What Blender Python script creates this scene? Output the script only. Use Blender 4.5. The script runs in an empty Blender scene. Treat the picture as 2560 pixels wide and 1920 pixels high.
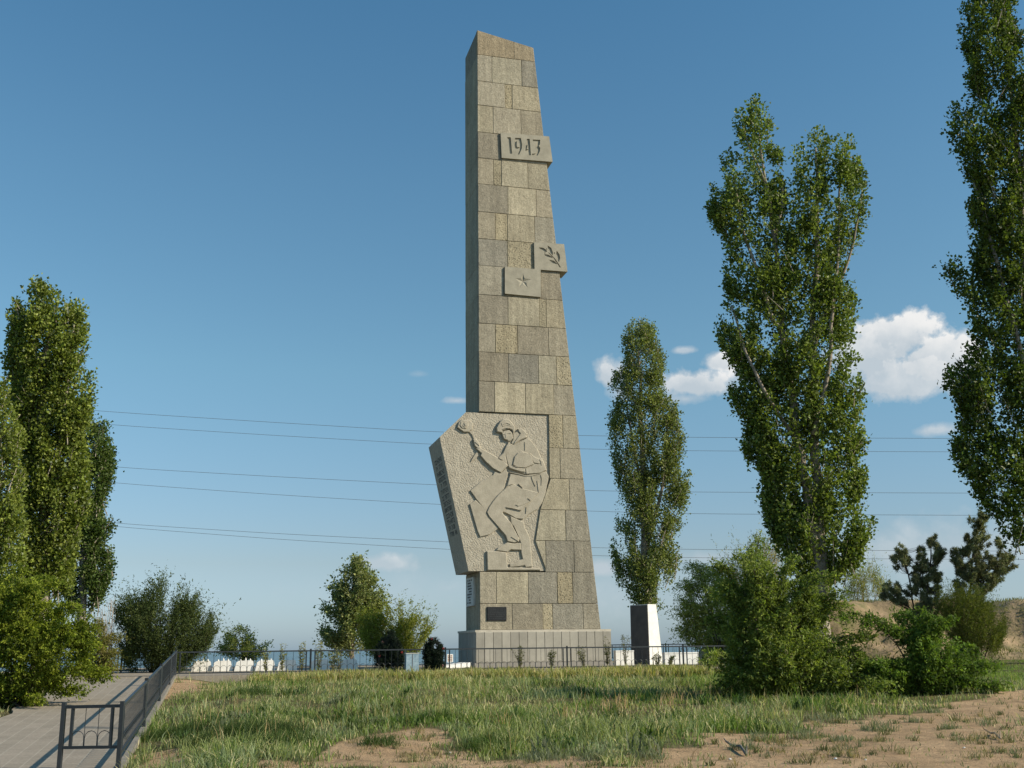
import bpy, bmesh, math, random
import numpy as np
from mathutils import Matrix, Vector

# ------------------------------------------------------------------ camera
SC = bpy.context.scene
COL = SC.collection
F, CX, CY = 2350.0, 1106.0, 829.5          # focal length and centre in reference pixels (2212 wide)
PITCH, ROLL, EYE = 13.6, -0.66, 0.97
CAMROT = Matrix.Rotation(math.radians(90 + PITCH), 3, 'X') @ Matrix.Rotation(math.radians(ROLL), 3, 'Z')
cam_d = bpy.data.cameras.new('camera')
cam = bpy.data.objects.new('camera', cam_d)
COL.objects.link(cam)
cam_d.sensor_width = 36.0
cam_d.lens = F / 2212.0 * 36.0
cam_d.clip_start, cam_d.clip_end = 0.1, 20000
cam.matrix_world = Matrix.Translation((0, 0, EYE)) @ CAMROT.to_4x4()
SC.camera = cam

# ------------------------------------------------------------------ light
SUN = Vector((0.83, -0.26, 0.52)).normalized()
SUN_EL = math.asin(SUN.z)
SUN_AZ = math.atan2(SUN.x, SUN.y)
sun_d = bpy.data.lights.new('sun', 'SUN')
sun_d.energy = 5.0
sun_d.angle = math.radians(0.53)
sun_d.color = (1.0, 0.88, 0.70)
sun = bpy.data.objects.new('sun', sun_d)
COL.objects.link(sun)
sun.rotation_euler = SUN.to_track_quat('Z', 'Y').to_euler()
sun.location = (60, -20, 60)
SC.view_settings.view_transform = 'Standard'
SC.view_settings.look = 'None'
SC.view_settings.gamma = 1
SC.view_settings.exposure = 0.2
try:
    SC.cycles.max_bounces = 6
    SC.cycles.transparent_max_bounces = 4
    SC.cycles.caustics_reflective = False
    SC.cycles.caustics_refractive = False
except Exception:
    pass


def ray(x, y):
    return CAMROT @ Vector(((x - CX) / F, (CY - y) / F, -1.0))


def P(x, y, Y):
    d = ray(x, y)
    return d * (Y / d.y) + Vector((0, 0, EYE))


# ------------------------------------------------------------------ sky with clouds
W = bpy.data.worlds.new('World')
SC.world = W
W.use_nodes = True
nt = W.node_tree
for n in list(nt.nodes):
    nt.nodes.remove(n)


def N(t, kind, **kw):
    n = t.nodes.new(kind)
    for k, v in kw.items():
        setattr(n, k, v)
    return n


def mth(t, op, a, b=None, c=None, clamp=False):
    n = t.nodes.new('ShaderNodeMath')
    n.operation = op
    n.use_clamp = clamp
    for i, v in enumerate((a, b, c)):
        if v is None:
            continue
        if isinstance(v, (int, float)):
            n.inputs[i].default_value = v
        else:
            t.links.new(v, n.inputs[i])
    return n.outputs[0]


def build_sky():
    out = N(nt, 'ShaderNodeOutputWorld')
    bg = N(nt, 'ShaderNodeBackground')
    sky = N(nt, 'ShaderNodeTexSky')
    sky.sky_type = 'NISHITA'
    sky.sun_disc = False
    sky.sun_elevation = SUN_EL
    sky.sun_rotation = SUN_AZ
    sky.altitude = 50
    sky.air_density = 1.0
    sky.dust_density = 0.7
    sky.ozone_density = 2.0
    bg.inputs['Strength'].default_value = 0.115
    tc = N(nt, 'ShaderNodeTexCoord')
    dirv = tc.outputs['Generated']
    nz = N(nt, 'ShaderNodeTexNoise')
    nz.inputs['Scale'].default_value = 22
    nz.inputs['Detail'].default_value = 7
    nz.inputs['Roughness'].default_value = 0.6
    nt.links.new(dirv, nz.inputs['Vector'])
    nn = mth(nt, 'SUBTRACT', nz.outputs['Fac'], 0.5)
    nz2 = N(nt, 'ShaderNodeTexNoise')
    nz2.inputs['Scale'].default_value = 75
    nz2.inputs['Detail'].default_value = 5
    nt.links.new(dirv, nz2.inputs['Vector'])
    nn2 = mth(nt, 'SUBTRACT', nz2.outputs['Fac'], 0.5)
    # x, y, half width, half height, opacity, edge softness
    clouds = [
        (1915, 745, 115, 68, 0.97, 0.3), (2020, 780, 105, 62, 0.97, 0.3), (1940, 820, 140, 70, 0.9, 0.4),
        (1880, 780, 85, 95, 0.92, 0.35),
        (1495, 835, 88, 42, 0.92, 0.4), (1480, 862, 70, 26, 0.7, 0.7), (1318, 808, 50, 42, 0.92, 0.45), (1340, 850, 40, 34, 0.6, 0.8),
        (1477, 757, 30, 11, 0.65, 0.7), (1565, 783, 52, 26, 0.9, 0.5), (1600, 815, 50, 24, 0.5, 0.9),
        (2025, 930, 52, 18, 0.75, 0.7), (985, 866, 34, 11, 0.7, 0.8), (905, 808, 22, 8, 0.2, 1.0),
        (825, 1218, 78, 26, 0.62, 0.6), (1302, 1228, 52, 30, 0.75, 0.6), (960, 1270, 80, 26, 0.25, 1.0),
        (2060, 1190, 330, 75, 0.42, 0.7), (1530, 1205, 90, 22, 0.45, 0.8), (1280, 1290, 220, 80, 0.28, 0.8), (1600, 1300, 420, 90, 0.22, 0.8), (850, 1280, 260, 50, 0.18, 0.9),
    ]
    cov = None
    top = None
    for (x, y, hw, hh, op, soft) in clouds:
        d0 = ray(x, y).normalized()
        r = Vector((d0.y, -d0.x, 0)).normalized()
        u = r.cross(d0).normalized()

        def dot(v):
            n = N(nt, 'ShaderNodeVectorMath', operation='DOT_PRODUCT')
            nt.links.new(dirv, n.inputs[0])
            n.inputs[1].default_value = v
            return n.outputs['Value']
        k = 1.0 / math.hypot(F, y - CY)
        a = mth(nt, 'MULTIPLY', dot(r), 1 / (hw * k))
        b = mth(nt, 'MULTIPLY', dot(u), 1 / (hh * k))
        # flatter base: squash the lower half
        lo = mth(nt, 'MULTIPLY', mth(nt, 'MINIMUM', b, 0.0), 0.35)
        b2 = mth(nt, 'ADD', b, lo)
        d2 = mth(nt, 'SQRT', mth(nt, 'ADD', mth(nt, 'MULTIPLY', a, a), mth(nt, 'MULTIPLY', b2, b2)))
        front = mth(nt, 'GREATER_THAN', dot(d0), 0.0)
        e = mth(nt, 'ADD', mth(nt, 'SUBTRACT', 1.0, d2), mth(nt, 'MULTIPLY', nn, 1.7))
        e = mth(nt, 'ADD', e, mth(nt, 'MULTIPLY', nn2, 0.8))
        m = mth(nt, 'DIVIDE', e, soft, clamp=True)
        m = mth(nt, 'MULTIPLY', m, op)
        m = mth(nt, 'MULTIPLY', m, front)
        tw = mth(nt, 'MULTIPLY', m, mth(nt, 'MULTIPLY_ADD', b, 0.5, 0.5, clamp=True))
        cov = m if cov is None else mth(nt, 'MAXIMUM', cov, m)
        top = tw if top is None else mth(nt, 'MAXIMUM', top, tw)
    body = mth(nt, 'ADD', mth(nt, 'MULTIPLY', mth(nt, 'POWER', top, 1.7), 1.25), mth(nt, 'MULTIPLY_ADD', nn, 2.2, -0.12), clamp=True)
    cc = N(nt, 'ShaderNodeMix', data_type='RGBA')
    cc.inputs['A'].default_value = (4.1, 4.6, 5.0, 1)
    cc.inputs['B'].default_value = (6.8, 6.75, 6.65, 1)
    nt.links.new(body, cc.inputs['Factor'])
    mix = N(nt, 'ShaderNodeMix', data_type='RGBA')
    nt.links.new(cov, mix.inputs['Factor'])
    # clear dry air: shift the model's greenish horizon towards blue
    sx = N(nt, 'ShaderNodeSeparateXYZ')
    nt.links.new(dirv, sx.inputs[0])
    cr = N(nt, 'ShaderNodeValToRGB')
    el = cr.color_ramp.elements
    stops = [(0.0, (0.63, 0.84, 1.27)), (0.075, (0.70, 0.75, 0.84)), (0.247, (0.77, 1.0, 0.95)), (0.407, (0.71, 1.03, 1.02)), (0.56, (0.59, 1.01, 1.065))]
    el[0].position, el[1].position = stops[0][0], stops[-1][0]
    el[0].color, el[1].color = (*stops[0][1], 1), (*stops[-1][1], 1)
    for p_, c_ in stops[1:-1]:
        e_ = el.new(p_)
        e_.color = (*c_, 1)
    nt.links.new(sx.outputs['Z'], cr.inputs[0])
    tm = N(nt, 'ShaderNodeVectorMath', operation='MULTIPLY')
    nt.links.new(sky.outputs['Color'], tm.inputs[0])
    nt.links.new(cr.outputs[0], tm.inputs[1])
    nt.links.new(tm.outputs[0], mix.inputs['A'])
    nt.links.new(cc.outputs['Result'], mix.inputs['B'])
    nt.links.new(mix.outputs['Result'], bg.inputs['Color'])
    nt.links.new(bg.outputs[0], out.inputs['Surface'])


build_sky()

# ------------------------------------------------------------------ helpers
RNG = np.random.default_rng(7)


def vnoise(x, y, seed=0):
    """smooth value noise in 0..1 (numpy)"""
    x = np.asarray(x, float)
    y = np.asarray(y, float)
    xi, yi = np.floor(x).astype(np.int64), np.floor(y).astype(np.int64)
    fx, fy = x - xi, y - yi
    fx, fy = fx * fx * (3 - 2 * fx), fy * fy * (3 - 2 * fy)

    def h(a, b):
        n = (a * 374761393 + b * 668265263 + seed * 1442695041) & 0x7fffffff
        n = ((n ^ (n >> 13)) * 1274126177) & 0x7fffffff
        return ((n ^ (n >> 16)) & 0xffff) / 65535.0
    return (h(xi, yi) * (1 - fx) + h(xi + 1, yi) * fx) * (1 - fy) + (h(xi, yi + 1) * (1 - fx) + h(xi + 1, yi + 1) * fx) * fy


def fbm(x, y, seed=0, o=4):
    s, a, t = 0, 0.5, 0
    for i in range(o):
        s = s + a * vnoise(x * 2 ** i, y * 2 ** i, seed + i)
        t += a
        a *= 0.5
    return s / t


def sstep(a, b, x):
    t = np.clip((np.asarray(x, float) - a) / (b - a), 0, 1)
    return t * t * (3 - 2 * t)


def material(name, base=(0.5, 0.5, 0.5), dark=None, scale=4.0, rough=0.85, bump=0.0, bscale=30.0, bdist=0.02,
             attr=None, detail=6.0, fine=None, spec=0.3, metal=0.0):
    m = bpy.data.materials.new(name)
    m.use_nodes = True
    t = m.node_tree
    b = t.nodes['Principled BSDF']
    b.inputs['Roughness'].default_value = rough
    b.inputs['Specular IOR Level'].default_value = spec
    b.inputs['Metallic'].default_value = metal
    tc = N(t, 'ShaderNodeTexCoord')
    co = tc.outputs['Object']
    n1 = N(t, 'ShaderNodeTexNoise')
    n1.inputs['Scale'].default_value = scale
    n1.inputs['Detail'].default_value = detail
    n1.inputs['Roughness'].default_value = 0.65
    t.links.new(co, n1.inputs['Vector'])
    if attr:
        a = N(t, 'ShaderNodeAttribute', attribute_name=attr)
        col = a.outputs['Color']
        f = mth(t, 'MULTIPLY_ADD', n1.outputs['Fac'], 0.7, 0.65)
        mx = N(t, 'ShaderNodeVectorMath', operation='SCALE')
        t.links.new(col, mx.inputs[0])
        t.links.new(f, mx.inputs['Scale'])
        t.links.new(mx.outputs[0], b.inputs['Base Color'])
    else:
        mx = N(t, 'ShaderNodeMix', data_type='RGBA')
        d = dark or tuple(c * 0.7 for c in base)
        mx.inputs['A'].default_value = (*d, 1)
        mx.inputs['B'].default_value = (*base, 1)
        r = N(t, 'ShaderNodeMapRange')
        r.inputs['From Min'].default_value = 0.35
        r.inputs['From Max'].default_value = 0.65
        t.links.new(n1.outputs['Fac'], r.inputs['Value'])
        t.links.new(r.outputs[0], mx.inputs['Factor'])
        t.links.new(mx.outputs['Result'], b.inputs['Base Color'])
    if bump:
        n2 = N(t, 'ShaderNodeTexNoise')
        n2.inputs['Scale'].default_value = bscale
        n2.inputs['Detail'].default_value = 5
        t.links.new(co, n2.inputs['Vector'])
        bp = N(t, 'ShaderNodeBump')
        bp.inputs['Strength'].default_value = bump
        bp.inputs['Distance'].default_value = bdist
        t.links.new(n2.outputs['Fac'], bp.inputs['Height'])
        t.links.new(bp.outputs[0], b.inputs['Normal'])
    return m


def stone_material():
    """cladding blocks: colour of each block in 'tint', porosity in its alpha"""
    m = bpy.data.materials.new('block_stone')
    m.use_nodes = True
    t = m.node_tree
    b = t.nodes['Principled BSDF']
    b.inputs['Roughness'].default_value = 0.95
    b.inputs['Specular IOR Level'].default_value = 0.15
    co = N(t, 'ShaderNodeTexCoord').outputs['Object']
    a = N(t, 'ShaderNodeAttribute', attribute_name='tint')
    por = a.outputs['Alpha']

    def noise(s, d=6, r=0.65):
        n = N(t, 'ShaderNodeTexNoise')
        n.inputs['Scale'].default_value = s
        n.inputs['Detail'].default_value = d
        n.inputs['Roughness'].default_value = r
        t.links.new(co, n.inputs['Vector'])
        return n.outputs['Fac']
    big, mid, fine = noise(0.8), noise(5.0), noise(16.0, 8, 0.75)
    f = mth(t, 'MULTIPLY_ADD', big, 0.55, 0.72)
    f = mth(t, 'MULTIPLY', f, mth(t, 'MULTIPLY_ADD', mid, 0.7, 0.65))
    f = mth(t, 'MULTIPLY', f, mth(t, 'MULTIPLY_ADD', fine, 1.9, 0.05))
    mp = N(t, 'ShaderNodeMapping')
    mp.inputs['Scale'].default_value = (5.0, 5.0, 0.35)
    t.links.new(co, mp.inputs['Vector'])
    st_n = N(t, 'ShaderNodeTexNoise')
    st_n.inputs['Scale'].default_value = 1.0
    st_n.inputs['Detail'].default_value = 6
    t.links.new(mp.outputs[0], st_n.inputs['Vector'])
    f = mth(t, 'MULTIPLY', f, mth(t, 'MULTIPLY_ADD', st_n.outputs['Fac'], 0.7, 0.65))
    v = N(t, 'ShaderNodeTexVoronoi')
    v.inputs['Scale'].default_value = 11.0
    t.links.new(co, v.inputs['Vector'])
    pit = mth(t, 'MULTIPLY_ADD', v.outputs['Distance'], 3.0, -0.25, clamp=True)
    pit = mth(t, 'MULTIPLY', mth(t, 'SUBTRACT', 1.0, pit), por)
    f = mth(t, 'MULTIPLY', f, mth(t, 'MULTIPLY_ADD', pit, -0.55, 1.0))
    sc = N(t, 'ShaderNodeVectorMath', operation='SCALE')
    t.links.new(a.outputs['Color'], sc.inputs[0])
    t.links.new(f, sc.inputs['Scale'])
    # lichen: slightly green-grey patches
    mx = N(t, 'ShaderNodeMix', data_type='RGBA')
    mx.inputs['B'].default_value = (0.13, 0.125, 0.09, 1)
    l = mth(t, 'MULTIPLY', mth(t, 'MULTIPLY_ADD', noise(2.3, 8, 0.75), 4.0, -2.25, clamp=True), 0.4)
    t.links.new(l, mx.inputs['Factor'])
    t.links.new(sc.outputs[0], mx.inputs['A'])
    t.links.new(mx.outputs['Result'], b.inputs['Base Color'])
    h = mth(t, 'ADD', mth(t, 'MULTIPLY', fine, 0.7), mth(t, 'MULTIPLY', mid, 0.8))
    h = mth(t, 'SUBTRACT', h, mth(t, 'MULTIPLY', pit, 0.6))
    bp = N(t, 'ShaderNodeBump')
    bp.inputs['Strength'].default_value = 0.75
    bp.inputs['Distance'].default_value = 0.05
    t.links.new(h, bp.inputs['Height'])
    t.links.new(bp.outputs[0], b.inputs['Normal'])
    return m


def leaf_material(name, trans=0.35, rough=0.45):
    m = bpy.data.materials.new(name)
    m.use_nodes = True
    t = m.node_tree
    b = t.nodes['Principled BSDF']
    out = t.nodes['Material Output']
    a = N(t, 'ShaderNodeAttribute', attribute_name='tint')
    t.links.new(a.outputs['Color'], b.inputs['Base Color'])
    b.inputs['Roughness'].default_value = rough
    b.inputs['Specular IOR Level'].default_value = 0.22
    tr = N(t, 'ShaderNodeBsdfTranslucent')
    g = N(t, 'ShaderNodeVectorMath', operation='MULTIPLY')
    g.inputs[1].default_value = (1.25, 1.35, 0.6)
    t.links.new(a.outputs['Color'], g.inputs[0])
    t.links.new(g.outputs[0], tr.inputs['Color'])
    mx = N(t, 'ShaderNodeMixShader')
    mx.inputs[0].default_value = trans
    t.links.new(b.outputs[0], mx.inputs[1])
    t.links.new(tr.outputs[0], mx.inputs[2])
    t.links.new(mx.outputs[0], out.inputs['Surface'])
    return m


M = {}
M['stone'] = stone_material()
M['mortar'] = material('mortar', (0.30, 0.27, 0.21), (0.16, 0.145, 0.115), 3.0, 0.95)
M['panel'] = material('pecked_concrete', (0.44, 0.40, 0.32), (0.345, 0.31, 0.245), 3.0, 0.95, 1.0, 14.0, 0.055, detail=10)
M['smooth'] = material('smooth_concrete', (0.42, 0.38, 0.30), (0.32, 0.288, 0.225), 2.4, 0.9, 0.45, 18.0, 0.03, detail=10)
M['plinth'] = material('plinth_slab', attr='tint', scale=1.6, rough=0.75, bump=0.1, bscale=20)
M['cap'] = material('pale_cap', (0.55, 0.50, 0.41), (0.42, 0.38, 0.31), 3.0, 0.9)
M['bronze'] = material('dark_bronze', (0.022, 0.024, 0.026), (0.014, 0.015, 0.017), 6.0, 0.5)
M['bronze_text'] = material('bronze_lettering', (0.06, 0.062, 0.064), (0.04, 0.042, 0.044), 6.0, 0.4)
M['tablet'] = material('white_tablet', (0.62, 0.62, 0.58), (0.5, 0.5, 0.47), 4.0, 0.7)
M['letters'] = material('dark_letters', (0.07, 0.07, 0.065), (0.05, 0.05, 0.045), 4.0, 0.8)
M['paint'] = material('dark_fence_paint', (0.030, 0.036, 0.042), (0.022, 0.026, 0.030), 5.0, 0.42, 0.1, 40, 0.004, spec=0.5)
M['white'] = material('whitewash', (0.82, 0.81, 0.77), (0.70, 0.69, 0.65), 3.0, 0.85, 0.2, 14, 0.01)
M['shadeface'] = material('painted_shade', (0.10, 0.092, 0.082), (0.07, 0.065, 0.06), 3.0, 0.6)  # dark colour stands in for shade on the pillar's left face
M['leaf'] = leaf_material('leaf', 0.32)
M['soft_leaf'] = leaf_material('soft_leaf', 0.40, 0.6)
M['needle'] = leaf_material('pine_needle', 0.12, 0.6)
M['grass'] = leaf_material('grass_blade', 0.38, 0.6)
M['bark'] = material('pale_bark', (0.40, 0.35, 0.28), (0.17, 0.145, 0.115), 6.0, 0.95, 0.5, 18, 0.03)
M['darkbark'] = material('dark_bark', (0.10, 0.082, 0.062), (0.05, 0.042, 0.033), 6.0, 0.95, 0.5, 18, 0.03)
M['drytwig'] = material('dry_twig', (0.42, 0.32, 0.22), (0.28, 0.21, 0.14), 6.0, 0.95)
M['wire'] = material('cable', (0.16, 0.17, 0.185), (0.13, 0.14, 0.15), 3.0, 0.6)
M['kerb'] = material('kerb_concrete', (0.26, 0.24, 0.205), (0.18, 0.165, 0.14), 3.0, 0.95, 0.3, 25, 0.01)
M['bluebox'] = material('pale_blue_paint', (0.33, 0.43, 0.50), (0.18, 0.27, 0.34), 7.0, 0.6)
M['brown'] = material('brown_lattice', (0.32, 0.16, 0.08), (0.22, 0.11, 0.06), 5.0, 0.7)
M['red'] = material('red_petal', (0.35, 0.05, 0.04), (0.2, 0.03, 0.03), 20.0, 0.6)
M['pinkpetal'] = material('pink_petal', (0.45, 0.25, 0.22), (0.3, 0.15, 0.14), 20.0, 0.6)
M['black'] = material('wreath_backing', (0.012, 0.02, 0.016), (0.008, 0.012, 0.010), 8.0, 0.9)
M['litter'] = material('white_litter', (0.75, 0.75, 0.73), (0.6, 0.6, 0.58), 8.0, 0.7)


def tag(o, label=None, cat=None, group=None, kind=None):
    if label:
        o['label'] = label
    if cat:
        o['category'] = cat
    if group:
        o['group'] = group
    if kind:
        o['kind'] = kind
    return o


def empty(name, loc, label, cat, group=None):
    o = bpy.data.objects.new(name, None)
    o.empty_display_size = 0.3
    COL.objects.link(o)
    o.location = loc
    return tag(o, label, cat, group)


def origin_of(o):
    v = Vector((0, 0, 0))
    while o:
        v += o.location
        o = o.parent
    return v


def quads(name, V, Q, mat, parent=None, tint=None, smooth=False):
    """fast mesh from numpy arrays; V in world coordinates"""
    V = np.asarray(V, np.float64).reshape(-1, 3)
    Q = np.asarray(Q, np.int32)
    k = Q.shape[1]
    if parent is not None:
        V = V - np.array(origin_of(parent))
    me = bpy.data.meshes.new(name)
    me.vertices.add(len(V))
    me.vertices.foreach_set('co', V.astype(np.float32).ravel())
    me.loops.add(Q.size)
    me.loops.foreach_set('vertex_index', Q.ravel())
    me.polygons.add(len(Q))
    me.polygons.foreach_set('loop_start', np.arange(0, Q.size, k, dtype=np.int32))
    try:
        me.polygons.foreach_set('loop_total', np.full(len(Q), k, np.int32))
    except Exception:
        pass
    me.polygons.foreach_set('use_smooth', np.full(len(Q), bool(smooth)))
    me.update(calc_edges=True)
    if tint is not None:
        c = np.ones((len(V), 4), np.float32)
        c[:, :tint.shape[1]] = tint
        at = me.color_attributes.new('tint', 'FLOAT_COLOR', 'POINT')
        at.data.foreach_set('color', c.ravel())
    me.materials.append(mat)
    o = bpy.data.objects.new(name, me)
    COL.objects.link(o)
    if parent is not None:
        o.parent = parent
    return o


class MB:
    """collects boxes, tubes and prisms (world coordinates) into one mesh"""

    def __init__(self):
        self.v, self.f, self.c = [], [], []

    def add(self, vs, fs, tint=(1, 1, 1, 0)):
        n = len(self.v)
        self.v += [tuple(p) for p in vs]
        self.f += [tuple(i + n for i in f) for f in fs]
        self.c += [tint] * len(vs)

    def box(self, c, ax, ay, az, tint=(1, 1, 1, 0)):
        """centre and three half-axis vectors"""
        c, ax, ay, az = Vector(c), Vector(ax), Vector(ay), Vector(az)
        vs = [c + ax * i + ay * j + az * k for i in (-1, 1) for j in (-1, 1) for k in (-1, 1)]
        fs = [(0, 1, 3, 2), (4, 6, 7, 5), (0, 4, 5, 1), (2, 3, 7, 6), (0, 2, 6, 4), (1, 5, 7, 3)]
        self.add(vs, fs, tint)

    def bar(self, p, q, w, h=None, up=Vector((0, 0, 1))):
        p, q = Vector(p), Vector(q)
        d = q - p
        L = d.length
        d.normalize()
        s = d.cross(up)
        if s.length < 1e-3:
            s = d.cross(Vector((1, 0, 0)))
        s.normalize()
        t = s.cross(d).normalized()
        self.box((p + q) / 2, d * (L / 2), s * (w / 2), t * ((h or w) / 2))

    def tube(self, pts, rad, n=6, cap=True):
        pts = [Vector(p) for p in pts]
        if isinstance(rad, (int, float)):
            rad = [rad] * len(pts)
        rings = []
        for i, p in enumerate(pts):
            d = (pts[min(i + 1, len(pts) - 1)] - pts[max(i - 1, 0)])
            if d.length < 1e-9:
                d = Vector((0, 0, 1))
            d.normalize()
            s = d.cross(Vector((0.31, 0.95, 0.05))).normalized()
            t = d.cross(s)
            rings.append([p + (s * math.cos(2 * math.pi * k / n) + t * math.sin(2 * math.pi * k / n)) * rad[i] for k in range(n)])
        vs = [v for r in rings for v in r]
        fs = []
        for i in range(len(pts) - 1):
            for k in range(n):
                fs.append((i * n + k, i * n + (k + 1) % n, (i + 1) * n + (k + 1) % n, (i + 1) * n + k))
        if cap:
            fs.append(tuple(range(n - 1, -1, -1)))
            fs.append(tuple((len(pts) - 1) * n + k for k in range(n)))
        self.add(vs, fs)

    def build(self, name, mat, parent=None, smooth=False):
        off = origin_of(parent) if parent is not None else Vector((0, 0, 0))
        me = bpy.data.meshes.new(name)
        me.from_pydata([(v[0] - off.x, v[1] - off.y, v[2] - off.z) for v in self.v], [], self.f)
        at = me.color_attributes.new('tint', 'FLOAT_COLOR', 'POINT')
        at.data.foreach_set('color', np.array(self.c, np.float32).ravel())
        bm = bmesh.new()
        bm.from_mesh(me)
        bmesh.ops.recalc_face_normals(bm, faces=bm.faces)
        bm.to_mesh(me)
        bm.free()
        for p in me.polygons:
            p.use_smooth = bool(smooth)
        me.materials.append(mat)
        o = bpy.data.objects.new(name, me)
        COL.objects.link(o)
        if parent is not None:
            o.parent = parent
        return o


def copy_tree(o, parent=None):
    c = o.copy()
    COL.objects.link(c)
    c.parent = parent
    for ch in o.children:
        copy_tree(ch, c)
    return c


# ------------------------------------------------------------------ lay-out constants
TH = math.radians(15.0)
U = Vector((math.cos(TH), math.sin(TH), 0))       # along the monument's front and the railing
V_ = Vector((-math.sin(TH), math.cos(TH), 0))     # away from the camera
FC = P(375, 1457, 45.0)
FC.z = 0.0                                        # railing corner on the plaza
RN = P(247, 1668, 20.0)                           # near end of the ramp railing
PATH_W = 3.9


def rail_x(Y):
    return FC.x + (RN.x - FC.x) * (FC.y - np.asarray(Y, float)) / (FC.y - RN.y)


def path_z(Y):
    return np.clip(RN.z * (FC.y - np.asarray(Y, float)) / (FC.y - RN.y), -1.35, 0.0)


def fence_s(X, Y):
    """distance in front of the railing line (towards the camera)"""
    return -((np.asarray(X, float) - FC.x) * V_.x + (np.asarray(Y, float) - FC.y) * V_.y)


def H(X, Y):
    X = np.asarray(X, float)
    Y = np.asarray(Y, float)
    b = np.where(Y > 17, -0.77 + 0.0245 * (Y - 17), -0.77 - 0.003 * (17 - Y))
    s = fence_s(X, Y)
    al = (X - FC.x) * U.x + (Y - FC.y) * U.y
    lim = -0.36 + 0.05 * sstep(-12.5, -7.5, X) + 0.22 * sstep(24.5, 30, al) * sstep(6, -6, s)
    b = np.minimum(b, lim)
    amp = np.where(s < 0.5, 0.02, 0.10)
    b = b + amp * (fbm(X / 3.1, Y / 3.1, 3, 3) - 0.5) * 2 * sstep(-2, 2, s) + 0.03 * (fbm(X / 0.6, Y / 0.6, 9, 2) - 0.5) * sstep(0, 3, s)
    w = sstep(0.15, 2.6, X - rail_x(Y))
    low = path_z(Y) - 0.07
    b = np.where(Y < FC.y + 1, low * (1 - w) + b * w, b)
    # low bank to the left of the path
    wl = sstep(0.3, 2.5, rail_x(Y) - PATH_W - X)
    b = b + 0.25 * wl * np.where(Y < FC.y, 1, 0)
    b = b - 9.0 * sstep(84, 130, Y) - 9.0 * sstep(70, 120, np.abs(X)) * np.where(Y > 84, 0, 1)
    return b


def G(x, y):
    """point where a reference pixel meets the ground"""
    lo, hi = 3.0, 90.0
    d = ray(x, y)
    Y = lo
    while Y < hi:
        p = d * (Y / d.y) + Vector((0, 0, EYE))
        if p.z < float(H(p.x, p.y)):
            break
        Y += 0.1
    return Vector((p.x, p.y, float(H(p.x, p.y))))


def in_poly(x, y, poly):
    x = np.asarray(x, float)
    y = np.asarray(y, float)
    r = np.zeros(x.shape, bool)
    n = len(poly)
    for i in range(n):
        x0, y0 = poly[i]
        x1, y1 = poly[(i + 1) % n]
        if y0 == y1:
            continue
        c = ((y0 > y) != (y1 > y)) & (x < (x1 - x0) * (y - y0) / (y1 - y0) + x0)
        r ^= c
    return r


def edge_dist(x, y, poly):
    d = np.full(np.shape(x), 1e9)
    n = len(poly)
    for i in range(n):
        x0, y0 = poly[i]
        x1, y1 = poly[(i + 1) % n]
        dx, dy = x1 - x0, y1 - y0
        t = np.clip(((x - x0) * dx + (y - y0) * dy) / max(dx * dx + dy * dy, 1e-9), 0, 1)
        d = np.minimum(d, np.hypot(x - x0 - t * dx, y - y0 - t * dy))
    return d


# ------------------------------------------------------------------ ground, path, plaza, water
def ground_xy(pts):
    return [(G(*p).x, G(*p).y) for p in pts]


SAND = [ground_xy(p) for p in (
    [(1330, 1659), (1450, 1625), (1540, 1588), (1640, 1585), (1720, 1572), (1830, 1556), (1930, 1538), (2020, 1518), (2120, 1508), (2230, 1492), (2290, 1490), (2330, 1659)],
    [(520, 1665), (640, 1640), (725, 1606), (800, 1604), (850, 1588), (905, 1572), (990, 1582), (1030, 1610), (1010, 1665)],
    [(245, 1665), (300, 1632), (400, 1618), (440, 1632), (520, 1642), (640, 1640), (640, 1665)],
    [(335, 1500), (370, 1470), (455, 1478), (430, 1496), (380, 1510)],
)]
SAND.append(ground_xy([(985, 1668), (1010, 1645), (1090, 1650), (1200, 1640), (1300, 1648), (1420, 1632), (1420, 1668)]))


def sandiness(X, Y):
    X = np.asarray(X, float)
    Y = np.asarray(Y, float)
    jx = X + (fbm(X / 0.9, Y / 0.9, 21, 3) - 0.5) * 2.6
    jy = Y + (fbm(X / 0.9, Y / 0.9, 31, 3) - 0.5) * 3.6
    m = np.zeros(X.shape)
    for p in SAND:
        m = np.maximum(m, in_poly(jx, jy, p).astype(float))
    m = np.maximum(m, (jy < 16.6).astype(float) * (jx > -7.5))
    return m


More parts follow.
